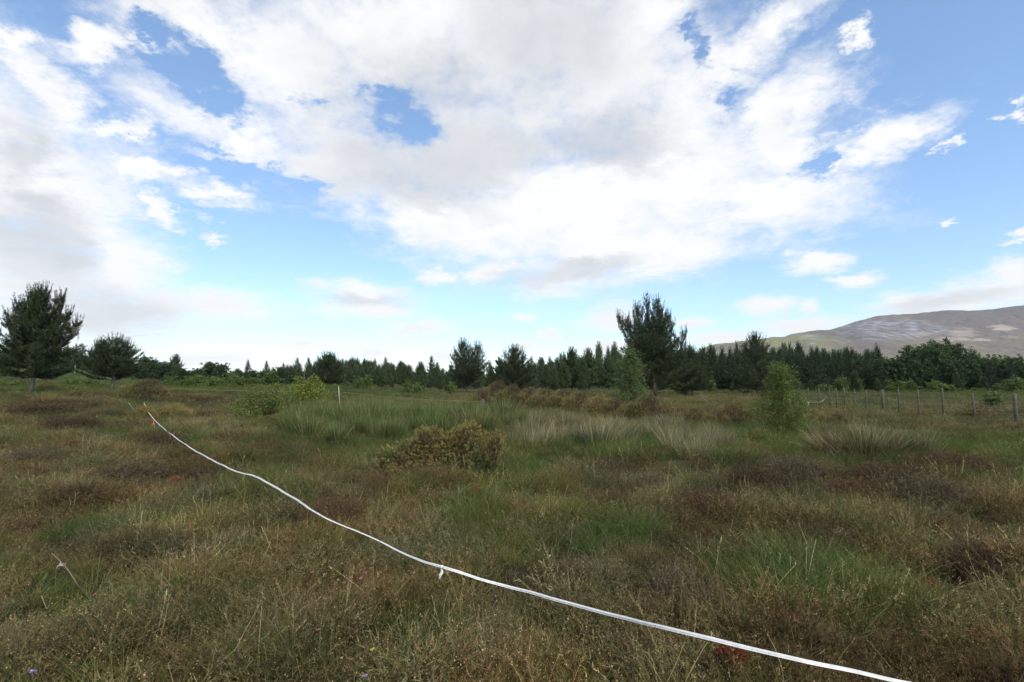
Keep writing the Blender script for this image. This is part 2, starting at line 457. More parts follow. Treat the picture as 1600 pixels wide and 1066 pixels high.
# ------------------------------------------------------------------ ground
def vcol_ground(name):
    m, nt = new_mat(name); L = nt.links.new
    at = N(nt, 'ShaderNodeAttribute', attribute_name='col')
    geo = N(nt, 'ShaderNodeNewGeometry')
    nz = N(nt, 'ShaderNodeTexNoise'); nz.inputs['Scale'].default_value = 6; nz.inputs['Detail'].default_value = 8; nz.inputs['Roughness'].default_value = 0.7
    L(geo.outputs['Position'], nz.inputs['Vector'])
    mr = N(nt, 'ShaderNodeMapRange'); mr.inputs['From Min'].default_value = .25; mr.inputs['From Max'].default_value = .75; mr.inputs['To Min'].default_value = 0.5; mr.inputs['To Max'].default_value = 1.5
    L(nz.outputs['Fac'], mr.inputs['Value'])
    hs = N(nt, 'ShaderNodeHueSaturation'); L(at.outputs['Color'], hs.inputs['Color']); L(mr.outputs[0], hs.inputs['Value'])
    bp = N(nt, 'ShaderNodeBump'); bp.inputs['Strength'].default_value = 0.8; bp.inputs['Distance'].default_value = 0.08
    L(nz.outputs['Fac'], bp.inputs['Height'])
    pb = N(nt, 'ShaderNodeBsdfPrincipled'); pb.inputs['Roughness'].default_value = 0.95; pb.inputs['Specular IOR Level'].default_value = 0.1
    L(hs.outputs[0], pb.inputs['Base Color']); L(bp.outputs[0], pb.inputs['Normal'])
    out = N(nt, 'ShaderNodeOutputMaterial'); L(pb.outputs[0], out.inputs['Surface'])
    return m

# patches of vegetation on the moor: photo spot they were found at, half sizes, strength
GREEN = [(560, 690, 170, 34, 1.0), (470, 690, 60, 22, .9), (800, 720, 120, 30, .8), (960, 700, 110, 26, 1.0), (1100, 690, 130, 30, .9), (1230, 690, 80, 25, 1.0),
         (1560, 705, 110, 26, 1.0), (1400, 700, 120, 24, .7), (720, 805, 90, 34, .9), (400, 770, 80, 30, .7), (970, 835, 60, 25, .9), (640, 1000, 90, 50, .7),
         (110, 835, 60, 24, .6), (450, 725, 90, 20, .5), (820, 770, 90, 24, .6), (1330, 830, 50, 20, .4), (120, 930, 60, 30, .5), (330, 1000, 60, 40, .5),
         (1220, 1045, 70, 24, .5), (900, 1010, 80, 30, .4), (1040, 735, 60, 14, .7), (660, 770, 50, 16, .5), (40, 690, 50, 12, .5), (500, 845, 60, 20, .4)]
YELLOW = [(720, 805, 100, 36, 1.0), (660, 740, 60, 20, .5), (880, 760, 60, 22, .7), (820, 700, 40, 30, .6), (1060, 630, 120, 10, .9), (1330, 690, 60, 20, .4), (1340, 770, 40, 16, .6)]
STRAW = [(940, 665, 50, 36, 1.0), (1080, 690, 70, 30, 1.0), (350, 665, 80, 12, .5), (840, 655, 70, 24, .8), (1330, 672, 90, 16, .8), (1000, 690, 40, 30, .5), (650, 820, 180, 40, .2), (360, 850, 120, 50, .4), (1260, 930, 180, 60, .45), (950, 900, 130, 50, .3)]
DARK = [(410, 705, 45, 12, 1), (1180, 745, 60, 20, 1), (1110, 790, 70, 22, 1), (1290, 850, 60, 22, 1), (1390, 745, 60, 16, 1), (960, 735, 45, 12, .9), (950, 785, 50, 16, .9),
        (70, 640, 70, 10, 1), (110, 668, 60, 10, .9), (240, 690, 60, 12, .9), (210, 740, 60, 14, .6), (1490, 725, 70, 16, .9), (1440, 770, 110, 20, .7), (60, 830, 60, 30, .5),
        (1540, 900, 60, 50, .5), (1260, 780, 90, 14, .6), (520, 800, 60, 20, .6), (60, 720, 60, 20, .6), (330, 745, 60, 14, .5), (1560, 750, 60, 16, .8), (1060, 925, 50, 40, .5)]

def patch(px, py, lst, wob):
    out = np.zeros_like(px)
    for (a, b, rx, ry, s) in lst:
        d = np.hypot((px - a) / rx, (py - b) / ry) + wob
        out = np.maximum(out, s * smooth((1.35 - d) / 0.8))
    return out

def zones(x, y, z):
    px, py = project(x, y, z)
    wob = (fbm(x * 1.1, y * 1.1, 21, 3) - 0.5) * 1.1
    far = smooth((np.hypot(x, y) - 25) / 30)
    gr = patch(px, py, GREEN, wob); ye = patch(px, py, YELLOW, wob); st = patch(px, py, STRAW, wob); dk = patch(px, py, DARK, wob)
    nat = fbm(x * .45 + 7, y * .45, 5, 4)
    gr = np.clip(np.maximum(gr, 0.9 * smooth((nat - .56) / .14) * .75), 0, 1)
    # left slope and the strip in front of the trees are greener
    gr = np.maximum(gr, smooth((-x - 18) / 10) * smooth((y - 34) / 6) * 0.95)
    gr = np.maximum(gr, far * smooth((fbm(x * .06, y * .06, 31, 3) - .38) / .2) * .9)
    st = np.clip(st + .35 * smooth((fbm(x * .6, y * .6 + 30, 8, 3) - .55) / .15), 0, 1)
    dk = np.clip(np.maximum(dk, smooth((fbm(x * .5 + 50, y * .5, 15, 3) - .58) / .1) * .75), 0, 1)
    return gr, ye, st, dk

def ground_cols(x, y, z):
    gr, ye, st, dk = zones(x, y, z)
    c = np.tile(np.array([0.032, 0.025, 0.014]), (len(x), 1))
    mixin = lambda c, m, col: c * (1 - m[:, None]) + np.array(col) * m[:, None]
    c = mixin(c, st * .6, (0.10, 0.08, 0.04))
    c = mixin(c, gr * .9, (0.035, 0.05, 0.015))
    c = mixin(c, ye * .5, (0.07, 0.075, 0.02))
    c = mixin(c, dk * .8, (0.028, 0.018, 0.012))
    far = smooth((np.hypot(x, y) - 90) / 90)
    c = mixin(c, far * .85, (0.05, 0.075, 0.022))
    return c

rings = np.concatenate([[0.3], np.geomspace(0.9, 60, 190), np.geomspace(63, 5500, 90)])
NS = 420
ang = np.linspace(-math.pi, math.pi, NS, endpoint=False)
# finer where the camera looks
ang = ang - 0.55 * np.sin(ang)
rr, aa = np.meshgrid(rings, ang, indexing='ij')
gx, gy = (rr * np.sin(aa)).ravel(), (rr * np.cos(aa)).ravel()
gz = terr(gx, gy)
gmb = MB()
i0 = np.arange(len(rings) - 1)[:, None] * NS + np.arange(NS)[None]
i1 = np.arange(len(rings) - 1)[:, None] * NS + (np.arange(NS)[None] + 1) % NS
quads = np.stack([np.stack([i0, i0 + NS, i1 + NS], -1), np.stack([i0, i1 + NS, i1], -1)], 2).reshape(-1, 3)
gmb.add(np.stack([gx, gy, gz], 1), quads, ground_cols(gx, gy, gz))
cen = np.array([(NS - 1, 0, 0)])
fan = [(j, (j + 1) % NS, len(gx)) for j in range(NS)]
gmb.v.append(np.array([[0, 0, T(0, 0)]])); gmb.c.append(np.array([[0.045, 0.036, 0.02]])); gmb.f.append(np.array(fan)); gmb.n += 1
ground = gmb.build('ground', vcol_ground('moor_soil'), smooth_shade=True)
tag(ground, 'rough brown and green moorland ground reaching to the tree line', None, kind='structure')

# ------------------------------------------------------------------ hill on the horizon
def hill_mat():
    m, nt = new_mat('hill_heather_and_scree'); L = nt.links.new
    at = N(nt, 'ShaderNodeAttribute', attribute_name='col')
    geo = N(nt, 'ShaderNodeNewGeometry')
    nz = N(nt, 'ShaderNodeTexNoise'); nz.inputs['Scale'].default_value = 0.035; nz.inputs['Detail'].default_value = 9; nz.inputs['Roughness'].default_value = 0.8
    L(geo.outputs['Position'], nz.inputs['Vector'])
    mr = N(nt, 'ShaderNodeMapRange'); mr.inputs['From Min'].default_value = .25; mr.inputs['From Max'].default_value = .75; mr.inputs['To Min'].default_value = 0.45; mr.inputs['To Max'].default_value = 1.55
    L(nz.outputs['Fac'], mr.inputs['Value'])
    hs = N(nt, 'ShaderNodeHueSaturation'); L(at.outputs['Color'], hs.inputs['Color']); L(mr.outputs[0], hs.inputs['Value'])
    pb = N(nt, 'ShaderNodeBsdfPrincipled'); pb.inputs['Roughness'].default_value = 0.95; pb.inputs['Specular IOR Level'].default_value = 0.1
    L(hs.outputs[0], pb.inputs['Base Color'])
    out = N(nt, 'ShaderNodeOutputMaterial'); L(pb.outputs[0], out.inputs['Surface'])
    return m

sk = np.array([(900, 606), (1040, 574), (1085, 553), (1110, 540), (1150, 534), (1200, 527), (1260, 521), (1300, 516), (1340, 503), (1380, 494), (1420, 491), (1450, 490.5), (1500, 486.5), (1560, 485), (1600, 481), (1700, 470), (1900, 480), (2200, 500), (2500, 560), (2700, 600)], float)
sp = np.array([(900, 606), (1040, 574), (1085, 552), (1110, 538), (1150, 534), (1200, 527), (1260, 522), (1300, 524), (1340, 530), (1400, 536), (1450, 546), (1550, 570), (1700, 600), (2700, 606)], float)
NU, NY = 600, 260
us = np.concatenate([np.linspace(930, 1070, 20), np.linspace(1075, 1660, 520), np.linspace(1670, 2650, 60)])
ys = np.concatenate([np.linspace(1500, 1850, 10), np.linspace(1870, 3540, 230), np.linspace(3580, 4700, 20)])
U, Y = np.meshgrid(us, ys, indexing='ij')
e1 = (598 - np.interp(U, sk[:, 0], sk[:, 1])) / F; e2 = (598 - np.interp(U, sp[:, 0], sp[:, 1])) / F
X = (U - 800) / F * Y
R1, R2 = 3500.0, 2500.0
n1 = fbm(X * .0022, Y * .0022, 41, 5) - .5; n2 = fbm(X * .008, Y * .008, 47, 4) - .5
warpY = Y + 260 * n1
p1 = np.where(Y < R1, smooth((warpY - 1750) / (R1 - 1750)) ** 0.85, 1 - .55 * smooth((Y - R1) / 1300))
p1 = np.where((U > 1290) & (U < 1470), p1, p1)
m1 = smooth((U - 1150) / 90)
z1 = e1 * R1 * p1 * m1 * (Y / R1 * .0 + 1)
p2 = np.where(Y < R2, smooth((Y + 160 * n1 - 1600) / (R2 - 1600)), 1 - .6 * smooth((Y - R2) / 1100))
z2 = np.maximum(e2, -.01) * R2 * p2
Z = np.maximum(z1, z2) + (14 * n2 + 9 * (fbm(X * .03 + Y * .012, Y * .022, 49, 3) - .5)) * smooth((np.maximum(z1, z2) - 15) / 120) - 6
slopez = np.maximum(z1, z2)
hpx, hpy = project(X, Y, Z)
purple = np.array([0.125, 0.105, 0.09]); green = np.array([0.185, 0.195, 0.075]); rock = np.array([0.25, 0.25, 0.26]); brown = np.array([0.16, 0.135, 0.082]); pale = np.array([0.30, 0.26, 0.205])
hc_ = np.tile(purple, (NU * NY, 1)).reshape(NU, NY, 3)
def hmix(m, c):
    global hc_
    m = np.clip(m, 0, 1)[..., None]; hc_ = hc_ * (1 - m) + c * m
nA = fbm(X * .003, Y * .002, 61, 4); nB = fbm(X * .05 + Y * .025, Y * .026, 67, 3); nC = fbm(X * .006 + 4, Y * .004, 71, 4)
hmix(smooth((nA - .45) / .15) * .7, brown)
hmix(smooth((150 - Z) / 110) * .75 + smooth((1350 - hpx) / 120) * .8 * smooth((nC - .3) / .25), green)
rm = np.exp(-(((hpx - 1390) / 75) ** 2 + ((hpy - 515) / 15) ** 2)) * 1.8
hmix(smooth((rm - .3) / .5) * .55, np.array([.115, .112, .12]))
hmix(smooth((nB - .5) / .12) * smooth((rm - .2) / .6) * .85, rock)
hmix(smooth((nB - .66) / .06) * .6 * (hpx < 1330), rock)
for (a, b, rx, ry, s) in [(1570, 513, 14, 4, 1), (1555, 510, 10, 2, 1), (1500, 520, 22, 6, .7), (1490, 530, 25, 3, .8), (1530, 531, 14, 2, .9), (1260, 525, 10, 2, .6), (1440, 522, 14, 3, .5), (1580, 527, 12, 2, .4)]:
    hmix(smooth((1.3 - np.hypot((hpx - a) / rx, (hpy - b) / ry) - (nB - .5) * 2.0) / .5) * s, pale)
hmb = MB()
ii = (np.arange(NU - 1)[:, None] * NY + np.arange(NY - 1)[None])
hq = np.stack([np.stack([ii, ii + NY, ii + NY + 1], -1), np.stack([ii, ii + NY + 1, ii + 1], -1)], 2).reshape(-1, 3)
hmb.add(np.stack([X, Y, Z], -1).reshape(-1, 3), hq, hc_.reshape(-1, 3))
hill = hmb.build('hill', hill_mat(), smooth_shade=True)
tag(hill, 'long purple brown heather hill with grey scree beyond the wood', None, kind='structure')

# ------------------------------------------------------------------ haze
hzm, hnt = new_mat('air_haze')
pv = N(hnt, 'ShaderNodeVolumePrincipled'); pv.inputs['Color'].default_value = (0.78, 0.86, 0.96, 1); pv.inputs['Density'].default_value = 0.00005; pv.inputs['Anisotropy'].default_value = 0.0
ho = N(hnt, 'ShaderNodeOutputMaterial'); hnt.links.new(pv.outputs[0], ho.inputs['Volume'])
lo = np.array([-9000, -5700, -12.0]); hi = np.array([12500, 5700, float(Z.max()) + 40])
hb = MB()
bxv = np.array([[x, y, z] for x in (lo[0], hi[0]) for y in (lo[1], hi[1]) for z in (lo[2], hi[2])])
bxf = [(0, 1, 3), (0, 3, 2), (4, 6, 7), (4, 7, 5), (0, 4, 5), (0, 5, 1), (2, 3, 7), (2, 7, 6), (0, 2, 6), (0, 6, 4), (1, 5, 7), (1, 7, 3)]
hb.add(bxv, bxf, (1, 1, 1))
haze = hb.build('haze', hzm)
tag(haze, 'thin pale summer haze in the air over the moor', None, kind='stuff')

# ------------------------------------------------------------------ plant builders
UP = np.array([0, 0, 1.0])

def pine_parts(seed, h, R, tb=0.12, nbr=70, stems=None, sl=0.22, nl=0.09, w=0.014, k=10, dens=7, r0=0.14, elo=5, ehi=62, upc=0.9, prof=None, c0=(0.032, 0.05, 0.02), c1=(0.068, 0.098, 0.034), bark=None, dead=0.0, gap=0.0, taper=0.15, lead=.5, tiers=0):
    rng = np.random.default_rng(seed)
    wood, crown = MB(), MB()
    stems = stems or [((0, 0, 0), (0.0, 0.0, 1.0), 1.0)]
    prof = prof or (lambda t: min(1, (t + .25) / .45) * (1 - t) ** 0.65 + .06)
    PP, AA, SS = [], [], []
    for (b, tp, wgt) in stems:
        b = np.array(b) * h; tp = np.array(tp) * h
        s = np.linspace(0, 1, 9)[:, None]
        line = b * (1 - s) + tp * s + np.concatenate([rng.normal(size=(9, 2)) * .012 * h, np.zeros((9, 1))], 1) * np.sin(s * math.pi)
        if np.hypot(*(tp - b)[:2]) > .03 * h:
            line[:, :2] = b[:2] + (tp - b)[:2] * s ** .75
        hfrac = line[:, 2] / h
        tube(wood, line, r0 * wgt * (1 - .88 * hfrac * (s[:, 0] * .5 + .5)) + .006, 7, (1, 1, 1))
        t_lo = max(tb, b[2] / h + .05)
        n = int(nbr * (wgt if wgt >= 1 else wgt * 1.7) * (tp[2] / h - t_lo) / (1 - tb)) + 2
        for i in range(n):
            hh = t_lo + (tp[2] / h - t_lo) * (i + rng.random() * .8) / n
            if tiers and b[2] == 0: hh = np.clip((round(hh * tiers) + rng.normal() * .10) / tiers, t_lo, .97 * tp[2] / h)
            if gap and rng.random() < gap: continue
            f = np.interp(hh * h, line[:, 2], np.arange(9.0)); q = int(min(f, 7)); p0 = line[q] * (1 - (f - q)) + line[q + 1] * (f - q)
            tl = (hh - tb) / (tp[2] / h - tb)
            tl2 = (hh * h - b[2]) / max(tp[2] - b[2], .1)
            L = R * (prof(hh) if wgt >= 1 else lead * (1 - max(tl2, 0)) ** .55 + .05) * rng.uniform(.65, 1.12)
            L = min(L, R * (.12 + 1.1 * (tp[2] / h - hh) / (1 - tb)) + .012 * h)
            aa_ = i * 2.399 + rng.random() * .8
            e0 = math.radians(elo + (ehi - elo) * tl ** 1.2 + rng.normal() * 8)
            d0 = np.array([math.cos(aa_) * math.cos(e0), math.sin(aa_) * math.cos(e0), math.sin(e0)])
            ss = np.linspace(0, 1, 6)[:, None]
            pts = p0 + d0 * L * ss + UP * L * upc * .45 * ss ** 2.2 + np.array([math.cos(aa_), math.sin(aa_), 0]) * rng.normal() * .04 * L * ss ** 2
            tube(wood, pts, np.linspace(.16 * r0 * (L / R) + .008, .004, 6), 3, (1, 1, 1), cap=False)
            m = max(3, int(dens * L / sl * .5))
            s2 = np.clip(rng.random(m) ** .55, .15, 1)
            P = np.stack([np.interp(s2, ss[:, 0], pts[:, j]) for j in range(3)], 1)
            tang = nrm(d0 + UP * upc * s2[:, None] ** 1.2)
            sd = nrm(np.cross(tang, UP)) * rng.choice([-1, 1], m)[:, None]
            td = nrm(tang * .55 + sd * rng.uniform(.3, 1, m)[:, None] + rng.normal(size=(m, 3)) * .18 + UP * .15)
            tw = L * .34 * (1.15 - s2 * .75) * rng.uniform(.5, 1, m)
            ns = np.maximum(1, np.round(tw / (sl * .75)).astype(int))
            for q2 in range(int(ns.max())):
                ok = ns > q2
                fr = (q2 + 1) / ns[ok]
                PP.append(P[ok] + td[ok] * (tw[ok] * (fr - .3))[:, None] - UP * .02)
                AA.append(nrm(td[ok] * .7 + UP * (.35 + .5 * hh) + rng.normal(size=(ok.sum(), 3)) * .2))
            # end candle
            for q4 in range(2 + int(hh > .5)): PP.append(pts[-1:] + (UP * .75 * (hh > .45) + tang[-1:] * .4) * sl * .75 * q4); AA.append(nrm(pts[-1:] - pts[-2:-1] + UP * .35 * L))
        # leader candles
        for q3 in range(6):
            PP.append(tp[None] - UP * sl * (q3 * .6 + .7)); AA.append(nrm(UP[None] + rng.normal(size=(1, 3)) * .1))
    P = np.concatenate(PP); A = np.concatenate(AA); n = len(P)
    sh = rng.uniform(.7, 1.25, n)[:, None] * np.where(rng.random(n) < dead, 1.3, 1)[:, None]
    topk = 1 - taper * np.clip((P[:, 2] / h - .6) / .4, 0, 1)
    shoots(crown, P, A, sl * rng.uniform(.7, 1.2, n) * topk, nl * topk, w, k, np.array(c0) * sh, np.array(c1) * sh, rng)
    return [('trunk', wood.mesh('pine_trunk', bark or M_BARK)), ('crown', crown.mesh('pine_crown', M_PINE))]

def spruce_parts(seed, h, R, nbr=60, sl=.5, nl=.28, w=.07, k=6, elo=-12, ehi=45, c0=(.032, .05, .024), c1=(.058, .088, .038), tb=.06, power=.85):
    return pine_parts(seed, h, R, tb, nbr, None, sl, nl, w, k, 6.5, .13, elo, ehi, .35, lambda t: (1 - t) ** power * 1.0 + .03, c0, c1, taper=.6)

def leafy_parts(seed, h, env, nlimb, nclump, per, size, sig, cols, r0=.03, tb=.1, bark=None, multi=1, low=0.0, shell=.55, asp=.7, trunk_top=.95):
    """env(t) -> crown radius at height fraction t"""
    rng = np.random.default_rng(seed)
    wood, crown = MB(), MB()
    tops = []
    for q in range(multi):
        a = rng.random() * 6.28
        lean = 0.0 if multi == 1 else rng.uniform(.15, .8)
        s = np.linspace(0, 1, 8)[:, None]
        tip = np.array([math.cos(a) * env(.5) * lean, math.sin(a) * env(.5) * lean, h * (trunk_top if multi == 1 else rng.uniform(.6, .95))])
        line = tip * s * np.array([1, 1, 1]) + rng.normal(size=(8, 3)) * np.array([.015, .015, 0]) * h * s
        tube(wood, line, r0 * (1 - .9 * s[:, 0]) + .003, 6, (1, 1, 1))
        tops.append(line)
    cl = []
    for i in range(nlimb):
        line = tops[i % multi]
        t = tb + (.95 - tb) * (i + rng.random()) / nlimb
        f = min(t * .8, .98) * 7; q = int(f); p0 = line[q] + (line[min(q + 1, 7)] - line[q]) * (f - q)
        a = i * 2.399 + rng.random()
        r = env(t) * rng.uniform(.7, 1.05)
        p1 = np.array([math.cos(a) * r, math.sin(a) * r, t * h])
        p1[:2] += line[7][:2] * .3 if multi > 1 else 0
        mid = (p0 + p1) / 2 + UP * .06 * r
        tube(wood, [p0, mid, p1], [r0 * .3, r0 * .18, .003], 3, (1, 1, 1), cap=False)
        kk = max(2, nclump // nlimb)
        s2 = rng.random(kk) ** shell * .95 + .05
        c = p0 * (1 - s2)[:, None] + p1 * s2[:, None] + rng.normal(size=(kk, 3)) * sig * 1.3
        cl.append(c)
    cl = np.concatenate(cl)
    cl[:, 2] = np.maximum(cl[:, 2], .03 + low)
    nC = len(cl)
    ctone = rng.uniform(.7, 1.3, nC)
    P = (cl[:, None] + rng.normal(size=(nC, per, 3)) * sig * .55).reshape(-1, 3)
    P[:, 2] = np.maximum(P[:, 2], .02)
    pal = np.array(cols); ci = rng.integers(0, len(pal), nC)
    C = np.repeat(pal[ci] * ctone[:, None], per, 0) * rng.uniform(.75, 1.3, (nC * per, 1))
    leaves(crown, P, size * rng.uniform(.6, 1.2, nC * per), C, rng, .4, asp)
    return [('trunk', wood.mesh('leafy_trunk', bark or M_TWIG)), ('crown', crown.mesh('leafy_crown', M_LEAF))]

def gorse_parts(seed, lobes, n, sl, nl, w, k, pal, stems=(), scale_noise=2.2, inner=.3):
    rng = np.random.default_rng(seed)
    wood, fol = MB(), MB()
    lb = np.array(lobes, float)
    vol = (lb[:, 3] * lb[:, 4] + lb[:, 3] * lb[:, 5]); pr = vol / vol.sum()
    li = rng.choice(len(lb), n, p=pr)
    d = nrm(rng.normal(size=(n, 3))); d[:, 2] = np.where(d[:, 2] < -.25, -d[:, 2], d[:, 2])
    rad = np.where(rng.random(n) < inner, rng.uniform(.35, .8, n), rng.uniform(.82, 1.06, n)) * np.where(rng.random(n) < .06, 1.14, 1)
    lump = 1 + (.36 if n > 3000 else .25) * (fbm(d[:, 0] * 2.6 + li * 3.1, d[:, 1] * 2.6 + d[:, 2] * 2, seed, 3) - .5) * 2
    P = lb[li, :3] + d * lb[li, 3:] * (rad * lump)[:, None]
    keep = P[:, 2] > .02
    P, d, li, rad = P[keep], d[keep], li[keep], rad[keep]; n = len(P)
    A = nrm(d + UP * .55 + rng.normal(size=(n, 3)) * .45)
    v = fbm(P[:, 0] * scale_noise + seed, P[:, 1] * scale_noise + P[:, 2] * scale_noise * 1.3, seed + 3, 3) + rng.normal(size=n) * .06
    pal = np.array(pal); idx = np.clip(((v - .3) / .4 * len(pal)).astype(int), 0, len(pal) - 1)
    C = pal[idx] * rng.uniform(.7, 1.3, (n, 1))
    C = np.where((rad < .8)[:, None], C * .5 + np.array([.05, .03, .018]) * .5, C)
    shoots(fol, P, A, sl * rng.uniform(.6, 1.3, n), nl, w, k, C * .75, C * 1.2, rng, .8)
    for l in lb:
        for q in range(5):
            e = l[:3] + nrm(rng.normal(size=(1, 3)))[0] * l[3:] * .7; e[2] = abs(e[2])
            b = np.array([l[0] * .85 + rng.normal() * .08 * l[3], l[1] * .85 + rng.normal() * .08 * l[4], 0])
            m_ = (b + e) / 2 + rng.normal(size=3) * .1 * l[3]
            tube(wood, [b, m_, e], [.014 + .006 * l[5], .011, .005], 4, (1, 1, 1), cap=False)
    for s_ in stems: tube(wood, s_, [.013, .012, .009], 5, (1, 1, 1))
    return [('stems', wood.mesh('gorse_stems', M_TWIG)), ('spines', fol.mesh('gorse_foliage', M_GORSE))]

def rush_parts(seed, n, R, H, w, splay, cg, cs, straw=.2, lean=(0, 0)):
    rng = np.random.default_rng(seed)
    out = []
    for nm, cnt, c in (('green_stems', int(n * (1 - straw)), cg), ('dry_stems', int(n * straw), cs)):
        mb = MB()
        a = rng.random(cnt) * 6.28; r = R * np.sqrt(rng.random(cnt)) * .55
        P = np.stack([np.cos(a) * r, np.sin(a) * r, np.zeros(cnt)], 1)
        D = UP + np.stack([np.cos(a), np.sin(a), a * 0], 1) * (r / R * splay * rng.uniform(.4, 1.5, cnt))[:, None] + rng.normal(size=(cnt, 3)) * .1
        L = H * rng.uniform(.5, 1.05, cnt)
        b = rng.normal(size=(cnt, 3)) * .10 + np.stack([np.cos(a), np.sin(a), -.4 + 0 * a], 1) * (.22 * rng.random(cnt))[:, None] + np.array([lean[0], lean[1], 0])
        cc = np.array(c) * rng.uniform(.65, 1.4, (cnt, 1))
        blades(mb, P, D, L, w, b, 3, cc * .7, cc * 1.15, rng, wpow=.45)
        out.append((nm, mb.mesh(nm, M_RUSH)))
    return out

def mound_parts(seed, R, H, n, c, ctip):
    """a springy heather mound of thin leafy sprigs"""
    rng = np.random.default_rng(seed)
    mb = MB()
    a = rng.random(n) * 6.28; q = np.sqrt(rng.random(n))
    dome = (1 - q ** 2) ** .6
    lump = .75 + .5 * fbm(np.cos(a) * q * 3 + seed, np.sin(a) * q * 3, seed, 3)
    base = np.stack([np.cos(a) * q * R * .9, np.sin(a) * q * R * .9, dome * H * lump * .55], 1)
    D = UP * .9 + np.stack([np.cos(a) * q, np.sin(a) * q, a * 0], 1) * .9 + rng.normal(size=(n, 3)) * .45
    L = rng.uniform(.08, .30, n) * (H / .35)
    cc = np.array(c) * rng.uniform(.6, 1.4, (n, 1)); ct = np.array(ctip) * rng.uniform(.6, 1.4, (n, 1))
    blades(mb, base, D, L, .006, rng.normal(size=(n, 3)) * .15, 2, cc * .8, cc, rng)
    D = nrm(D)
    for j in range(6):
        t = rng.uniform(.3, 1, n)
        P = base + D * (L * t)[:, None]
        d2 = D * .7 + rng.normal(size=(n, 3)) * .6
        blades(mb, P, d2, rng.uniform(.02, .05, n), .009, (0, 0, 0), 1, cc, ct, rng)
    core = MB()
    ph = np.linspace(0, 2 * math.pi, 13)[:-1]; qq = np.array([1.0, .8, .5, .02])
    V = []
    for b in qq:
        for p in ph: V.append((math.cos(p) * b * R * .85, math.sin(p) * b * R * .85, (1 - b ** 2) ** .6 * H * .6 - (.05 if b == 1 else 0)))
    fs = []
    for i in range(3):
        for j in range(12):
            x, y = i * 12 + j, i * 12 + (j + 1) % 12
            fs += [(x, y, y + 12), (x, y + 12, x + 12)]
    core.add(V, fs, np.array(c) * .6)
    return [('woody_core', core.mesh('heather_core', M_HEATH, True)), ('sprigs', mb.mesh('heather_sprigs', M_HEATH))]

# ------------------------------------------------------------------ hero pines
def leaders(lst): return [((0, 0, 0), (0, 0, 1.0), 1.0)] + lst
d_ = 32.0; p = PD(52, d_); hP = height_px(436, d_, p[2]) - 0.85
pl = pine_parts(11, hP, 2.3, lead=.29, tiers=12, tb=.13, nbr=118, c0=(.024, .039, .016), c1=(.05, .075, .026), stems=leaders([((0, 0, .48), (-.085, .03, .975), .6), ((0, 0, .5), (.105, -.05, .985), .6), ((0, 0, .44), (.20, .04, .94), .6), ((0, 0, .38), (-.155, -.03, .87), .6), ((0, 0, .30), (-.30, .04, .73), .6), ((0, 0, .28), (.44, -.02, .66), .6), ((0, 0, .36), (.27, .06, .77), .5)]),
               sl=.25, nl=.10, w=.023, k=15, dens=13, r0=.14, elo=-6, ehi=46, upc=.85, bark=M_BARKPALE,
               prof=lambda t: (1.0 if t < .3 else max(.2, 1.0 - (t - .3) * 1.55) * min(1, (1 - t) * 5 + .1)) * min(1, (t - .05) / .08) + .03)
Proto(pl).place('pine_tree', p, 'big dark pine on the left with many upright leaders and bare pale trunk', 'tree')
d_ = 45.0; p = PD(178, d_); hP = height_px(524, d_, p[2]) - 0.7
pl = pine_parts(12, hP, 2.55, lead=.38, gap=.1, tb=.2, nbr=85, stems=leaders([((0, 0, .4), (-.2, .05, .97), .6), ((0, 0, .45), (.2, -.06, .97), .6), ((0, 0, .4), (.36, 0, .82), .6), ((0, 0, .4), (-.3, 0, .86), .5)]), sl=.22, nl=.09, w=.022, k=12, dens=12, r0=.15, elo=0, ehi=50, upc=.7, bark=M_BARKPALE,
               prof=lambda t: (1.0 if t < .5 else 1.0 - (t - .5) * 1.0) * min(1, (t - .08) / .15) + .05)
Proto(pl).place('pine_tree', p, 'low spreading dark pine right of the biggest left-hand pine, with flat ragged top', 'tree', rotz=1.1)
d_ = 55.0; p = PD(1024, d_); hP = height_px(457, d_, p[2]) - 1.2
ox = lambda px: (px - 1024) / F * d_ / hP
pl = pine_parts(13, hP, 3.4, lead=.62, tb=.06, nbr=82, stems=[((0, 0, 0), (ox(1013), 0, 1.0), 1.0), ((-.02, 0, .2), (ox(998), .05, .94), .75), ((0, 0, .25), (ox(1026), -.06, .985), .7), ((-.05, 0, .2), (ox(966), -.05, .83), .65), ((0, 0, .2), (ox(1050), .08, .84), .7), ((.05, 0, .1), (ox(1072), 0, .66), .65), ((-.02, 0, .3), (ox(984), .1, .78), .6), ((.02, 0, .25), (ox(1036), .02, .9), .6)],
               sl=.3, nl=.13, w=.03, k=12, dens=12, r0=.2, elo=5, ehi=64, upc=.9, gap=.08,
               prof=lambda t: (1.0 if t < .4 else max(.16, 1.0 - (t - .4) * 2.4)) + .04)
BIRD_AT = p + np.array([ox(1013), 0, 1.0]) * hP + np.array([0, 0, .62])
big = Proto(pl).place('pine_tree', p, 'tallest multi-stemmed pine with several spires standing against the sky', 'tree')
d_ = 62.0; p = PD(1080, d_); hP = height_px(548, d_, p[2]) - .5
pl = pine_parts(18, hP, 3.0, tb=.14, nbr=110, sl=.3, nl=.14, w=.034, k=10, dens=10, r0=.12, elo=-4, ehi=50, upc=.6, prof=lambda t: (1 - t) ** .5 * .95 + .05)
Proto(pl).place('pine_tree', p, 'low dark pine with a bare foot leaning on the right side of the tallest pine', 'tree')
d_ = 80.0; p = PD(730, d_); hP = height_px(529, d_, p[2]) - 1.2
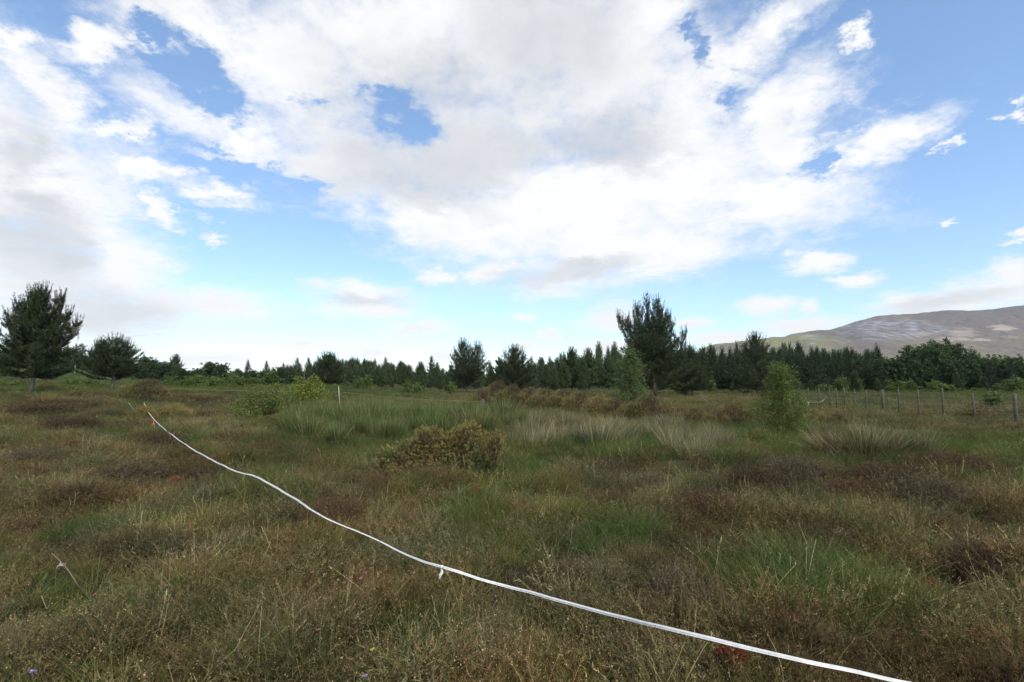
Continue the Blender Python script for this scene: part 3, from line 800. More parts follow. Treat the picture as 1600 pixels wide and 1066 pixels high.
pl = pine_parts(14, hP, 3.1, tb=.12, nbr=115, stems=[((0, 0, 0), (-.10, 0, 1.0), 1.0), ((.03, 0, .15), (.22, .05, .93), 1.0)], sl=.36, nl=.15, w=.045, k=10, dens=9, r0=.16, elo=10, ehi=60, upc=.9, gap=.1, c0=(.034, .05, .022), c1=(.065, .088, .035),
               prof=lambda t: (1.0 if t < .5 else 1.0 - (t - .5) * 1.3) * min(1, (t - .05) / .2) + .04)
Proto(pl).place('pine_tree', p, 'airy twin-topped pine left of the picture centre, in front of the plantation', 'tree')
d_ = 92.0; p = PD(804, d_); hP = height_px(540, d_, p[2]) - 1.2
pl = pine_parts(15, hP, 4.2, tb=.06, nbr=120, sl=.38, nl=.16, w=.05, k=10, dens=10, r0=.16, elo=-2, ehi=60, upc=.8,
               prof=lambda t: (1.0 if t < .5 else 1.0 - (t - .5) * 1.8) + .03)
Proto(pl).place('pine_tree', p, 'dark broad pine with narrow pointed top just right of the airy twin-topped pine', 'tree')
d_ = 72.0; p = PD(1181, d_); hP = height_px(519, d_, p[2]) - 0.9
pl = pine_parts(16, hP, 4.0, tb=.05, nbr=140, sl=.32, nl=.14, w=.042, k=10, dens=10, r0=.15, elo=0, ehi=58, upc=.85, c0=(.034, .05, .022), c1=(.062, .085, .034), prof=lambda t: (1 - t) ** .75 + .04)
Proto(pl).place('pine_tree', p, 'pointed open pine rising behind the near birch, below the end of the hill', 'tree')
d_ = 100.0; p = PD(512, d_); hP = height_px(552, d_, p[2]) - 1.1
pl = pine_parts(17, hP, 4.0, tb=.05, nbr=120, stems=leaders([((0, 0, .4), (.2, 0, .93), .6)]), sl=.4, nl=.17, w=.055, k=10, dens=10, r0=.15, elo=0, ehi=58, upc=.7, c0=(.03, .047, .02), c1=(.055, .08, .03))
Proto(pl).place('pine_tree', p, 'mid green pine topping the plantation line left of the pale slender stake', 'tree')

# bird on the very top of the tallest pine
bx = p  # keep name free
bd = MB()
tip = BIRD_AT
def ellipsoid(mb, c, r, nu=10, nv=7, tilt=0.0, col=(1, 1, 1)):
    V, fs = [], []
    for i in range(nv + 1):
        th = math.pi * i / nv
        for j in range(nu):
            ph = 2 * math.pi * j / nu
            v = np.array([math.sin(th) * math.cos(ph) * r[0], math.sin(th) * math.sin(ph) * r[1], math.cos(th) * r[2]])
            V.append(np.array([v[0] * math.cos(tilt) - v[2] * math.sin(tilt), v[1], v[0] * math.sin(tilt) + v[2] * math.cos(tilt)]) + c)
    for i in range(nv):
        for j in range(nu):
            a, b = i * nu + j, i * nu + (j + 1) % nu
            fs += [(a, b, b + nu), (a, b + nu, a + nu)]
    mb.add(V, fs, col)
ellipsoid(bd, np.array([0, 0, .13]), (.15, .085, .09), tilt=.6)
ellipsoid(bd, np.array([.10, 0, .25]), (.065, .055, .06))
bd.add([(.15, -.015, .25), (.15, .015, .25), (.23, 0, .24), (.15, 0, .27)], [(0, 1, 2), (0, 2, 3), (1, 3, 2), (0, 3, 1)], (1, 1, 1))
bd.add([(-.08, -.04, .06), (-.08, .04, .06), (-.3, .05, -.06), (-.3, -.05, -.06), (-.1, -.03, .09), (-.1, .03, .09)], [(0, 1, 2), (0, 2, 3), (4, 3, 2), (4, 2, 5), (0, 3, 4), (1, 5, 2)], (1, 1, 1))
for s_ in (-1, 1): tube(bd, [(0, .03 * s_, .07), (.01, .03 * s_, -.02)], .008, 4, (1, 1, 1))
b_o = bd.build('bird', M_BIRD, loc=tip + np.array([0, 0, .2]), smooth_shade=True)
tag(b_o, 'small dark bird perched on the topmost spire of the tallest pine', 'bird')

# ------------------------------------------------------------------ plantation and woods
rng0 = random.Random(4)
SPR = [Proto(spruce_parts(30 + i, 10, 2.2 + .25 * i, nbr=95, sl=.5, nl=.32, w=.12, k=8, elo=-10 + 4 * i, ehi=42, power=1.0)) for i in range(4)]
SPL = [Proto(spruce_parts(35 + i, 10, 2.2 + .25 * i, nbr=95, sl=.5, nl=.32, w=.12, k=8, elo=-8 + 4 * i, ehi=42, power=.95, c0=(.052, .078, .034), c1=(.095, .135, .05))) for i in range(3)]
YPN = [Proto(pine_parts(40 + i, 6, 1.9 + .2 * i, tb=.04, nbr=95, sl=.38, nl=.24, w=.075, k=9, dens=9, r0=.1, elo=4, ehi=58, upc=.7, c0=(.045, .07, .026), c1=(.09, .125, .045))) for i in range(3)]
RND = [Proto(leafy_parts(50 + i, 9, lambda t: 3.6 * math.sqrt(max(.03, 1 - ((t - .52) / .5) ** 2)), 46, 330, 26, .42, .42, [(.04, .068, .022), (.052, .085, .028), (.036, .058, .022)], r0=.16, tb=.14)) for i in range(3)]
BRD = [Proto(leafy_parts(60 + i, 12, lambda t: 5.2 * math.sqrt(max(.03, 1 - ((t - .5) / .52) ** 2)), 60, 520, 30, .42, .5, [(.052, .09, .025), (.066, .11, .03), (.044, .075, .023)], r0=.22, tb=.12)) for i in range(2)]
def row(protos, pxs, depth, top, hn, name, label, group, jit=6, cat='tree', squash=None):
    for i, px in enumerate(pxs):
        d = depth(px) + rng0.uniform(-jit, jit)
        q = PD(px + rng0.uniform(-7, 7), d)
        want = height_px(top(px) + rng0.gauss(0, 6), d, q[2])
        s = max(.25, want / hn)
        sx = s if squash is None else squash * rng0.uniform(.85, 1.15)
        protos[rng0.randrange(len(protos))].place(name, q, label, cat, group, rng0.uniform(0, 6.28), (sx, sx, s))
top_mid = lambda px: np.interp(px, [380, 430, 470, 520, 600, 660, 720, 800, 860, 940, 1040, 1100, 1160, 1250, 1340, 1400, 1600], [580, 578, 568, 563, 566, 574, 572, 566, 564, 553, 549, 546, 546, 546, 551, 556, 556])
row(YPN, np.arange(225, 440, 7), lambda px: 172, lambda px: np.interp(px, [225, 270, 330, 440], [574, 579, 586, 585]), 6, 'pine_tree', 'dark pine crown filling the distant belt left of the plantation', 'pines filling the distant left belt', 8, squash=1.5)
row(YPN, np.arange(425, 1385, 9), lambda px: 172, lambda px: top_mid(px) + 9, 6, 'pine_tree', 'dark pine crown filling the plantation behind its front trees', 'pines filling the plantation', 8, squash=1.5)
row(SPL, np.arange(425, 1000, 5.2), lambda px: 150, lambda px: top_mid(px) + 2, 10, 'spruce_tree', 'dark pointed conifer in the long plantation edge behind the moor', 'conifers of the long plantation edge', 16, squash=.85)
row(SPR, np.arange(1000, 1390, 5.2), lambda px: 122, lambda px: top_mid(px) + 3, 10, 'spruce_tree', 'dark dense conifer in the plantation block below the hill', 'conifers of the block below the hill', 13, squash=.85)
row(SPR, np.arange(1060, 1390, 11), lambda px: 104, lambda px: top_mid(px) + 12, 10, 'spruce_tree', 'dark conifer on the front edge of the block below the hill', 'front conifers below the hill', 4, squash=.8)
row(YPN, [560, 584, 598, 610, 628, 640, 655, 668, 694, 712, 850, 866, 880, 895, 905, 925, 948, 1098, 1120, 770, 545, 535, 1075, 1140, 1215, 1262], lambda px: 108, lambda px: 578 - (12 if 880 < px < 960 else 0), 6, 'pine_tree', 'mid green young pine along the front of the plantation', 'young pines before the plantation', 8)
row(YPN, [592, 660, 700, 860, 915, 1090, 1110, 1140, 1270, 1365, 1340, 1530, 1490, 620], lambda px: 88, lambda px: 590, 6, 'pine_tree', 'short young pine at the foot of the tree line', 'short pines at the foot of the wood', 6)
row(BRD, [1395, 1425, 1455, 1475, 1505, 1540, 1580, 1625], lambda px: 118, lambda px: np.interp(px, [1380, 1400, 1460, 1500, 1560, 1640], [556, 552, 533, 545, 552, 558]), 12, 'broadleaf_tree', 'big rounded broadleaf tree in the wood behind the wire fence', 'rounded broadleaf trees behind the fence', 3)
row(RND, [1335, 1352, 1375, 1395, 1418, 1440, 1465, 1490, 1512, 1535, 1560, 1590, 1615, 1650], lambda px: 106, lambda px: 566, 9, 'broadleaf_tree', 'lower dark broadleaf tree on the edge of the wood behind the fence', 'lower dark trees behind the fence', 4)
row(SPR, [1545, 1575, 1610, 1640], lambda px: 98, lambda px: 562, 10, 'spruce_tree', 'dark conifer before the broadleaf wood by the last fence post', 'conifers by the last fence post', 3)
# low round pines and oaks left of the plantation
row(RND, list(range(236, 470, 9)), lambda px: 150, lambda px: np.interp(px, [230, 270, 320, 360, 400, 450], [566, 574, 580, 583, 584, 584]), 9, 'round_tree', 'low round-crowned dark tree in the distant belt between slope and plantation', 'round trees in the distant left belt', 12)
row(SPR, [381, 412, 446, 428], lambda px: 165, lambda px: {381: 567, 412: 573, 446: 574, 428: 578}[px], 10, 'spruce_tree', 'lone pointed conifer poking above the round-crowned belt', 'pointed conifers above the round belt', 4)
row(RND, list(range(-60, 290, 11)), lambda px: 205, lambda px: np.interp(px, [-40, 0, 60, 110, 150, 200, 240, 270], [528, 536, 541, 545, 550, 557, 563, 572]) + 10, 9, 'round_tree', 'dark tree in the hillside wood above the green field', 'trees of the hillside wood', 18)
row(SPR, list(range(50, 250, 8)), lambda px: 225, lambda px: np.interp(px, [0, 60, 110, 150, 200, 240, 270], [533, 540, 542, 548, 556, 564, 570]), 10, 'spruce_tree', 'pointed conifer on the skyline of the hillside wood', 'skyline conifers of the hillside wood', 6)
row(RND, [30, 62, 150, 170, 190, 215, 235, 250, 8, -20], lambda px: 165, lambda px: 578, 9, 'round_tree', 'dark tree at the lower edge of the hillside wood', 'trees at the foot of the hillside wood', 5)

row(RND, list(range(150, 310, 11)), lambda px: 132, lambda px: np.interp(px, [150, 230, 310], [574, 575, 586]), 9, 'round_tree', 'dark round tree low on the slope beside the low spreading pine', 'round trees beside the low spreading pine', 6)
row(RND, [-40, -22, -5, 12, 28, 44, 66, 84], lambda px: 128, lambda px: 570, 9, 'round_tree', 'dark tree low on the slope behind the biggest left pine', 'dark trees behind the biggest left pine', 6)
# ------------------------------------------------------------------ birches, bushes, saplings
bpal = [(.13, .18, .038), (.11, .16, .034), (.165, .205, .05), (.09, .13, .032)]
q = G(1224, 678); hB = height_px(561, q[1], q[2])
bir = Proto(leafy_parts(71, hB, lambda t: .98 * hB / 2.3 * (min(1, (t + .3) / .5)) * (1 - t ** 1.35) ** .85 + .03, 110, 2000, 11, .042, .075, bpal, r0=.03, tb=.05, bark=M_TWIG, shell=.6))
bir.place('birch_tree', q, 'small bushy young birch standing alone beside the olive rush clump', 'tree')
q = G(986, 640); hB = height_px(537, q[1], q[2])
bir2 = Proto(leafy_parts(72, hB, lambda t: 1.22 * (min(1, (t + .35) / .6)) * (1 - t ** 1.9) ** .85 + .05, 90, 1200, 10, .08, .14, [(.10, .145, .042), (.085, .125, .036), (.125, .165, .048)], r0=.05, tb=.06, shell=.6))
bir2.place('birch_tree', q, 'taller conical young birch in front of the tallest pine', 'tree')
q = G(480, 643); hB = height_px(588, q[1], q[2])
wil = Proto(leafy_parts(73, hB, lambda t: 1.35 * math.sqrt(max(.05, 1 - ((t - .35) / .68) ** 2)), 60, 760, 12, .085, .11, [(.24, .27, .035), (.19, .235, .035), (.14, .20, .035)], r0=.03, tb=.05, multi=5, shell=.5))
wil.place('leafy_bush', q, 'round yellow-green leafy bush behind the bed of rushes', 'bush')
q = G(418, 655); hB = height_px(608, q[1], q[2])
wil2 = Proto(leafy_parts(74, hB, lambda t: 1.6 * math.sqrt(max(.05, 1 - ((t - .3) / .72) ** 2)), 60, 700, 12, .075, .11, [(.15, .195, .04), (.12, .17, .036), (.09, .13, .034)], r0=.025, tb=.05, multi=5, shell=.5))
wil2.place('leafy_bush', q, 'low wide green bush at the left foot of the yellow-green bush', 'bush')
SAP = [Proto(leafy_parts(80 + i, 2.2, lambda t: .9 * math.sqrt(max(.05, 1 - ((t - .4) / .62) ** 2)), 26, 220, 10, .16, .14, [(.105, .145, .035), (.125, .165, .038), (.08, .125, .03)], r0=.025, tb=.05, multi=3)) for i in range(3)]
row(SAP, [440, 560, 575, 640, 655, 700, 780, 1060, 1075, 1105, 1130, 1160, 545], lambda px: 72, lambda px: 598, 2.2, 'sapling', 'bright green sapling on the open strip before the plantation', 'saplings before the plantation', 8, 'sapling', squash=.8)
row(SAP, [1295, 1310, 1330, 1395, 1405, 1425, 1440, 1455, 1470, 1485, 1520, 1555, 1585, 1600], lambda px: 84, lambda px: 595, 2.2, 'sapling', 'green leafy shrub along the foot of the wood behind the fence', 'shrubs behind the fence', 6, 'shrub', squash=1.3)
row(SAP, [1550, 1556], lambda px: 34, lambda px: 603, 2.2, 'sapling', 'young green shrub just behind the wire fence near its nearest posts', 'shrubs close behind the fence', 3, 'shrub', squash=.55)
row(SAP, [15, 25, 35, 50, 70, 80, 92, 100, 112, 128, 140, 150, 165, 215, 230, 255, 275, 290, 315, 335, 345, 360, 375, 395, 8, 60], lambda px: 58, lambda px: 597, 2.2, 'sapling', 'leafy green shrub on the slope behind the pines', 'green shrubs on the left slope', 9, 'shrub', squash=.9)
row(SAP, [270, 300, 330, 360, 390, 420, 312, 346], lambda px: 95, lambda px: 588, 2.2, 'sapling', 'rounded green shrub below the distant round-crowned belt', 'shrubs below the distant belt', 10, 'shrub', squash=1.7)

# gorse
BRN, OCH, OLV, GRN, RST = (.118, .09, .048), (.36, .265, .08), (.23, .21, .07), (.12, .145, .042), (.24, .16, .06)
q = G(690, 738)
px2m = q[1] / F
def GL(x, y, w, h, yo=0.0):       # lobe from photo outline around the hero bush
    return ((x - 690) * px2m, yo, (738 - y) * px2m, w * px2m, .42, h * px2m)
stm = [[((x - 690) * px2m, -.36, .05), ((x - 689) * px2m, -.38, .18), ((x - 692) * px2m, -.30, .34)] for x in (714, 727)]
hero = Proto(gorse_parts(91, [GL(622, 722, 26, 15), GL(648, 708, 26, 18, .05), GL(672, 695, 22, 20, .15), GL(698, 703, 26, 18, .2), GL(722, 689, 22, 19, .2), GL(747, 695, 20, 18, .1), GL(771, 706, 17, 22, .05), GL(690, 722, 50, 17, .1), GL(650, 730, 36, 11, -.1), GL(750, 724, 28, 13, .05), GL(736, 675, 9, 9, .1), GL(658, 682, 9, 9, .1), GL(777, 688, 7, 9, .05), GL(604, 716, 10, 12, .1)],
             5200, .06, .03, .0075, 16, [BRN, RST, OCH, OLV, OLV, OCH, GRN], stems=stm, scale_noise=3.2))
hero.place('gorse_bush', q, 'sprawling rust, ochre and green gorse bush in front of the rushes', 'gorse')
GBR = [Proto(gorse_parts(100 + i, [(0, 0, .4, .9, .8, .55), (.7, .1, .3, .6, .6, .45), (-.7, -.1, .35, .65, .6, .45), (.1 * i, .3, .75, .5, .5, .35)], 1500, .11, .055, .016, 10, p_, scale_noise=1.3))
       for i, p_ in enumerate([[BRN, BRN, OLV, RST, OLV, GRN], [BRN, RST, OCH, BRN, OLV], [GRN, OLV, OLV, OCH, OCH]])]
for px, py, top, wpx, kind, lab in [
    (776, 640, 600, 60, 0, 'brown gorse mound nearest the short grey marker post'), (826, 642, 610, 60, 0, 'flat-topped brown gorse left of the straw grass and right of the marker post'),
    (882, 646, 612, 60, 0, 'brown gorse bush between the flat-topped mound and the tall birch'), (940, 654, 622, 60, 1, 'low brown gorse at the left foot of the tall conical birch'),
    (1012, 662, 622, 70, 0, 'dark brown gorse at the right foot of the tall conical birch'), (1042, 656, 628, 40, 1, 'small brown gorse tucked beside the open grassy strip'), (1090, 664, 638, 46, 1, 'orange brown gorse midway between the two birches'),
    (1152, 664, 630, 60, 1, 'rounded gold brown gorse just left of the near birch'), (1275, 664, 643, 40, 1, 'small dark gorse just right of the near birch'), (1308, 664, 648, 36, 0, 'low brown gorse before the distant fence posts'),
    (226, 626, 596, 70, 0, 'broad brown gorse behind the near end of the white tape'), (73, 612, 597, 34, 1, 'orange gorse beside the trunk of the big left pine'),
    (222, 658, 636, 44, 2, 'yellow-green gorse under the upper end of the white tape'), (268, 656, 634, 54, 2, 'low olive gorse mound right of the upper end of the tape'),
    (1530, 656, 634, 90, 0, 'dark brown gorse behind the two nearest fence posts'), (440, 662, 646, 60, 2, 'low green gorse at the foot of the wide green bush')]:
    q = G(px, py); s = wpx / F * q[1] / 2.6; hz_ = height_px(top, q[1], q[2]) / 1.02
    GBR[kind].place('gorse_bush', q, lab, 'gorse', 'gorse bushes on the moor', rng0.uniform(-.5, .5), (s * 1.05, s * 1.05, hz_))

for px, py, top, wpx in [(800, 640, 606, 50), (852, 645, 611, 54), (905, 649, 615, 50), (960, 657, 627, 44), (985, 661, 632, 50), (1064, 664, 640, 40), (1120, 666, 644, 40), (752, 642, 612, 40)]:
    q = G(px, py); s_g = wpx / F * q[1] / 2.6
    GBR[0].place('gorse_bush', q, 'brown gorse filling the long clump between marker post and near birch', 'gorse', 'gorse of the long clump', rng0.uniform(-.5, .5), (s_g * 1.1, s_g * 1.1, height_px(top, q[1], q[2]) / 1.0))
# rushes
CG, CS, COLV, CDK = (.08, .122, .03), (.26, .21, .11), (.105, .125, .034), (.04, .072, .03)
RSH = [Proto(rush_parts(120 + i, 560, .6, 1.05, .013, .5, CG, CS, .15 + .04 * i)) for i in range(3)]
rr0 = random.Random(8)
cnt = 0
for (y0, y1, x0, x1, n, hs) in [(652, 664, 455, 800, 26, 1.0), (664, 676, 470, 760, 24, .95), (676, 692, 440, 720, 20, .75), (657, 668, 790, 900, 8, .6)]:
    for i in range(n):
        q = G(x0 + (x1 - x0) * (i + rr0.random()) / n, rr0.uniform(y0, y1)); s = hs * rr0.uniform(.75, 1.1)
        RSH[rr0.randrange(3)].place('rush_clump', q, 'green rush clump in the broad rush bed behind the gorse bush', 'rushes', 'clumps of the rush bed', rr0.uniform(0, 6.28), s)
q = G(752, 680); Proto(rush_parts(131, 900, .75, 1.05, .010, 1.0, COLV, CS, .2)).place('rush_clump', q, 'tall fanned rush clump rising behind the gorse bush by the marker post', 'rushes')
q = G(1350, 716); Proto(rush_parts(132, 1100, .9, .75, .009, 1.1, (.07, .075, .025), (.22, .17, .09), .35)).place('rush_clump', q, 'wide olive rush clump with straw tips right of the near birch', 'rushes', rotz=0, scale=(1.25, .9, .95))
q = G(1300, 712); Proto(rush_parts(133, 500, .55, .75, .009, 1.2, (.08, .08, .028), (.24, .18, .1), .5, (-.25, 0))).place('rush_clump', q, 'straw-coloured rushes leaning left beside the wide olive clump', 'rushes')
q = G(1410, 712); Proto(rush_parts(134, 500, .6, .6, .009, 1.1, (.07, .08, .027), (.2, .16, .09), .3, (.2, 0))).place('rush_clump', q, 'shorter green rushes at the right end of the wide olive clump', 'rushes')
q = G(925, 702); Proto(rush_parts(135, 650, .6, .55, .009, .9, CDK, CS, .04)).place('rush_clump', q, 'short deep green rush clump below the palest straw grass', 'rushes')
for px, py, H, lab in [(945, 690, .85, 'pale pinkish straw grass tussock above the deep green rushes'), (1080, 716, .55, 'loose straw grass tussock with long bent stems left of the brown heather'), (1050, 695, .6, 'small straw tussock behind the long-stemmed tussock'), (845, 672, .7, 'faded straw grass tussock behind the gorse bush'), (890, 668, .75, 'straw grass tussock left of the palest one'), (1120, 700, .6, 'straw tussock with green base before the rounded gold gorse'), (355, 668, .0, '')]:
    if H: q = G(px, py); Proto(rush_parts(140 + px, 380, .6, H * .95, .008, .65, (.12, .13, .045), (.30, .245, .15), .6, (rr0.uniform(-.2, .2), 0))).place('grass_tussock', q, lab, 'tussock')

TUS = [Proto(rush_parts(170 + i, 170, .45, .62, .008, .7, (.12, .135, .045), (.30, .245, .15), .5, (.15 - .15 * i, .1))) for i in range(3)]
for i in range(46):
    q = G(rr0.uniform(790, 1150), rr0.uniform(662, 706)); TUS[i % 3].place('grass_tussock', q, 'straw-tipped grass tussock in the pale band beyond the gorse bush', 'tussock', 'straw tussocks of the pale band', rr0.uniform(0, 6.28), rr0.uniform(.6, 1.25))
for i in range(16):
    q = G(rr0.uniform(1260, 1470), rr0.uniform(676, 712)); TUS[i % 3].place('grass_tussock', q, 'straw-tipped grass tussock around the wide olive rush clump', 'tussock', 'straw tussocks round the olive clump', rr0.uniform(0, 6.28), rr0.uniform(.6, 1.1))
# dark heather mounds
MND = [Proto(mound_parts(150 + i, .5, .34, 900, c, t)) for i, (c, t) in enumerate([((.075, .05, .026), (.12, .086, .046)), ((.09, .053, .027), (.15, .092, .046)), ((.085, .068, .038), (.16, .13, .075))])]
MOUNDS = [(410, 716, 70, 0, 'dark brown heather mound just right of the bend in the tape'), (1178, 758, 90, 0, 'blackish heather mound in front of the loose straw tussock'),
    (1215, 735, 70, 2, 'greyish heather mound at the foot of the wide olive rush clump, left end'), (1110, 806, 110, 1, 'broad reddish heather mound in the middle of the right-hand moor'),
    (1285, 862, 100, 0, 'dark heather mound below the lone straw stalk'), (1385, 758, 100, 1, 'reddish heather mound directly before the wide olive rush clump'),
    (960, 744, 70, 0, 'dark heather mound below the short deep green rushes'), (950, 800, 80, 1, 'reddish heather mound beside the bright green grass patch, centre right'),
    (70, 646, 90, 0, 'dark heather patch at the foot of the biggest left pine'), (115, 672, 70, 0, 'dark heather mound below the biggest left pine, nearer than the one at its foot'),
    (245, 700, 80, 0, 'dark heather mound left of the upper part of the tape'), (205, 752, 90, 2, 'greyish heather mound left of the faded orange moss'),
    (1490, 738, 90, 1, 'reddish heather mound right of the wide olive rush clump'), (1440, 780, 110, 2, 'large greyish heather mound on the right below the olive rushes'),
    (1575, 755, 90, 1, 'reddish heather mound at the right edge below the green grass'), (1020, 768, 70, 2, 'greyish heather mound between the deep green rushes and the broad reddish mound'),
    (520, 812, 80, 1, 'reddish heather mound touching the far side of the tape'), (55, 728, 80, 2, 'greyish heather mound at the left edge near the rusty moss'),
    (330, 752, 70, 0, 'dark heather mound on the near side of the tape bend'), (1340, 775, 80, 1, 'reddish heather mound left of the large greyish one below the olive rushes'),
    (170, 655, 60, 2, 'small greyish heather mound left of the loose tape end'), (320, 655, 40, 0, 'smallest dark heather mound right of the low olive gorse'),
    (1560, 905, 130, 0, 'biggest dark heather mound, low on the right edge beyond the red moss'), (60, 840, 110, 1, 'reddish heather mound low on the left edge'),
    (1060, 945, 110, 2, 'greyish heather mound just behind the front stretch of tape'), (1245, 745, 90, 2, 'greyish heather mound with blackish neighbour, before the near birch'),
    (610, 722, 60, 0, 'dark heather at the left foot of the sprawling gorse bush'), (590, 770, 60, 1, 'reddish heather mound below the left end of the sprawling gorse bush')]
for (px, py, wpx, k, lab) in MOUNDS:
    q = G(px, py, .0); s_m = wpx / F * q[1]
    MND[k].place('heather_mound', q - np.array([0, 0, .02]), lab, 'heather', 'heather mounds on the moor', rng0.uniform(0, 6.28), (s_m, s_m * 1.1, min(1.3, max(.75, s_m * .9))))

# ------------------------------------------------------------------ ground cover: heather and grass by the ten thousand
tufts = bpy.data.collections.new('tuft_library')          # sources only, not in the scene
def tuft_obj(name, mb):
    o = mb.build(name, M_TUFT, link=False); tufts.objects.link(o); return o

def heather_tuft(seed, n=24, H=.22, R=.10, speck=4, lean=.5):
    rng = np.random.default_rng(seed); mb = MB()
    a = rng.random(n) * 6.28; r = R * np.sqrt(rng.random(n))
    P = np.stack([np.cos(a) * r, np.sin(a) * r, np.full(n, -.02)], 1)
    D = nrm(UP + np.stack([np.cos(a), np.sin(a), a * 0], 1) * (lean * rng.uniform(.2, 1.6, n))[:, None] + rng.normal(size=(n, 3)) * .18)
    L = H * rng.uniform(.5, 1.15, n); b = rng.normal(size=(n, 3)) * .18
    v = rng.uniform(.6, 1.4, (n, 1))
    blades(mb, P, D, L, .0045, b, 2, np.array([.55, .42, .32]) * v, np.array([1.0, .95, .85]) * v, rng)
    for j in range(10):
        t = rng.uniform(.3, 1, n)[:, None]
        p = P + D * L[:, None] * t + b * L[:, None] * t * t
        blades(mb, p, D * .8 + rng.normal(size=(n, 3)) * .5, rng.uniform(.018, .05, n), .0042, (0, 0, 0), 1, np.array([.9, .95, .8]) * v, np.array([1.15, 1.2, .95]) * v, rng)
    if speck:
        k = n * speck
        t = rng.uniform(.6, 1.1, k)[:, None]; ix = np.repeat(np.arange(n), speck)
        p = P[ix] + D[ix] * L[ix][:, None] * t + b[ix] * L[ix][:, None] * t * t + rng.normal(size=(k, 3)) * .014
        leaves(mb, p, rng.uniform(.004, .009, k), np.array([2.3, 2.1, 1.9]) * rng.uniform(.6, 1.2, (k, 1)), rng)
    return mb

def grass_tuft(seed, n=42, H=.26, R=.07, w=.0038, bendy=.55, spread=.45, tipc=(1.2, 1.15, 1.0)):
    rng = np.random.default_rng(seed); mb = MB()
    a = rng.random(n) * 6.28; r = R * np.sqrt(rng.random(n))
    P = np.stack([np.cos(a) * r, np.sin(a) * r, np.full(n, -.02)], 1)
    D = UP + np.stack([np.cos(a), np.sin(a), a * 0], 1) * (spread * rng.uniform(.2, 1.5, n))[:, None] + rng.normal(size=(n, 3)) * .2
    L = H * rng.uniform(.45, 1.15, n)
    b = np.stack([np.cos(a), np.sin(a), -.7 + 0 * a], 1) * (bendy * rng.uniform(0, 1, n))[:, None] + rng.normal(size=(n, 3)) * .15
    v = rng.uniform(.65, 1.4, (n, 1))
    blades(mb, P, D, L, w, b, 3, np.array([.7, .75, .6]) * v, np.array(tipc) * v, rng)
    return mb

def bent_stalks(seed, n=7, H=.30):
    rng = np.random.default_rng(seed); mb = MB()
    P = np.concatenate([rng.normal(size=(n, 2)) * .06, np.zeros((n, 1))], 1)
    D = UP + rng.normal(size=(n, 3)) * .4; L = H * rng.uniform(.5, 1.2, n)
    b = rng.normal(size=(n, 3)) * .3 - UP * .2
    v = rng.uniform(.7, 1.3, (n, 1))
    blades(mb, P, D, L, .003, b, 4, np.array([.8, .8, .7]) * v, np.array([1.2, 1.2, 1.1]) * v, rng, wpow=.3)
    D = nrm(D)
    tip = P + D * L[:, None] + b * L[:, None]
    for j in range(6):
        blades(mb, tip - (D + b * 1.5) * .008 * j, D + b + rng.normal(size=(n, 3)) * .5, .018, .004, (0, 0, 0), 1, np.array([1, .95, .85]) * v, np.array([1.25, 1.2, 1.1]) * v, rng)
    return mb

KINDS = {}
def reg(k, mb):
    nm = 'tuft_%03d' % len(tufts.objects)
    tuft_obj(nm, mb); KINDS.setdefault(k, []).append(len(tufts.objects) - 1)
for i in range(4): reg('heather', heather_tuft(200 + i, 32, .17 + .02 * i, .11, 4, .75))
for i in range(2): reg('leafy', heather_tuft(210 + i, 26, .16, .11, 1, .7))
for i in range(4): reg('grass', grass_tuft(220 + i, 42, .25 + .035 * i, .06, .0034))
for i in range(2): reg('straw', grass_tuft(230 + i, 30, .30, .06, .0028, .35, .5, (1.3, 1.25, 1.2)))
for i in range(2): reg('stalk', bent_stalks(240 + i))
for i in range(2): reg('straw', bent_stalks(250 + i, 12, .28))

rngc = np.random.default_rng(77)
def scatter(y0, y1, per_m2, smin, smax):
    half = lambda y: 1.02 * y + 2.5
    area = (y1 - y0) * (half(y0) + half(y1))
    n = int(area * per_m2)
    y = np.sqrt(rngc.uniform(0, 1, n) * ((y1 + 2.45) ** 2 - (y0 + 2.45) ** 2) + (y0 + 2.45) ** 2) - 2.45
    x = rngc.uniform(-1, 1, n) * half(y)
    z = terr(x, y)
    s = rngc.uniform(smin, smax, n)
    return x, y, z, s
parts = [scatter(1.0, 4, 110, .75, 1.1), scatter(4, 8, 80, .8, 1.15), scatter(8, 15, 42, .95, 1.4), scatter(15, 28, 17, 1.2, 1.8), scatter(28, 50, 6.5, 1.6, 2.4), scatter(50, 100, 1.5, 2.4, 3.6)]
fx, fy, fz, fs_ = scatter(95, 190, .5, 3.0, 5.0)
fk = fx / fy < -.42
parts.append((fx[fk], fy[fk], fz[fk], fs_[fk]))
x, y, z, s = [np.concatenate(a) for a in zip(*parts)]
gr, ye, st, dk = zones(x, y, z)
n = len(x); u = rngc.random(n); u2 = rngc.random(n)
kind = np.full(n, 'heather', object)
fine_g = smooth((fbm(x * 1.7 + 11, y * 1.7, 33, 3) - .54) / .1)
pg = np.clip(.12 + .5 * fine_g * (1 - dk) + .75 * gr - .15 * dk, 0, .93); ps = np.clip(.10 + .38 * st - .08 * dk, 0, .6) * (1 - .5 * gr)
kind[u < pg] = 'grass'
kind[(u >= pg) & (u < pg + ps)] = 'straw'
kind[(u > .985)] = 'stalk'
kind[(kind == 'heather') & (u2 < .25)] = 'leafy'
idx = np.array([KINDS[k][int(v * len(KINDS[k]))] for k, v in zip(kind, rngc.random(n))], np.int32)
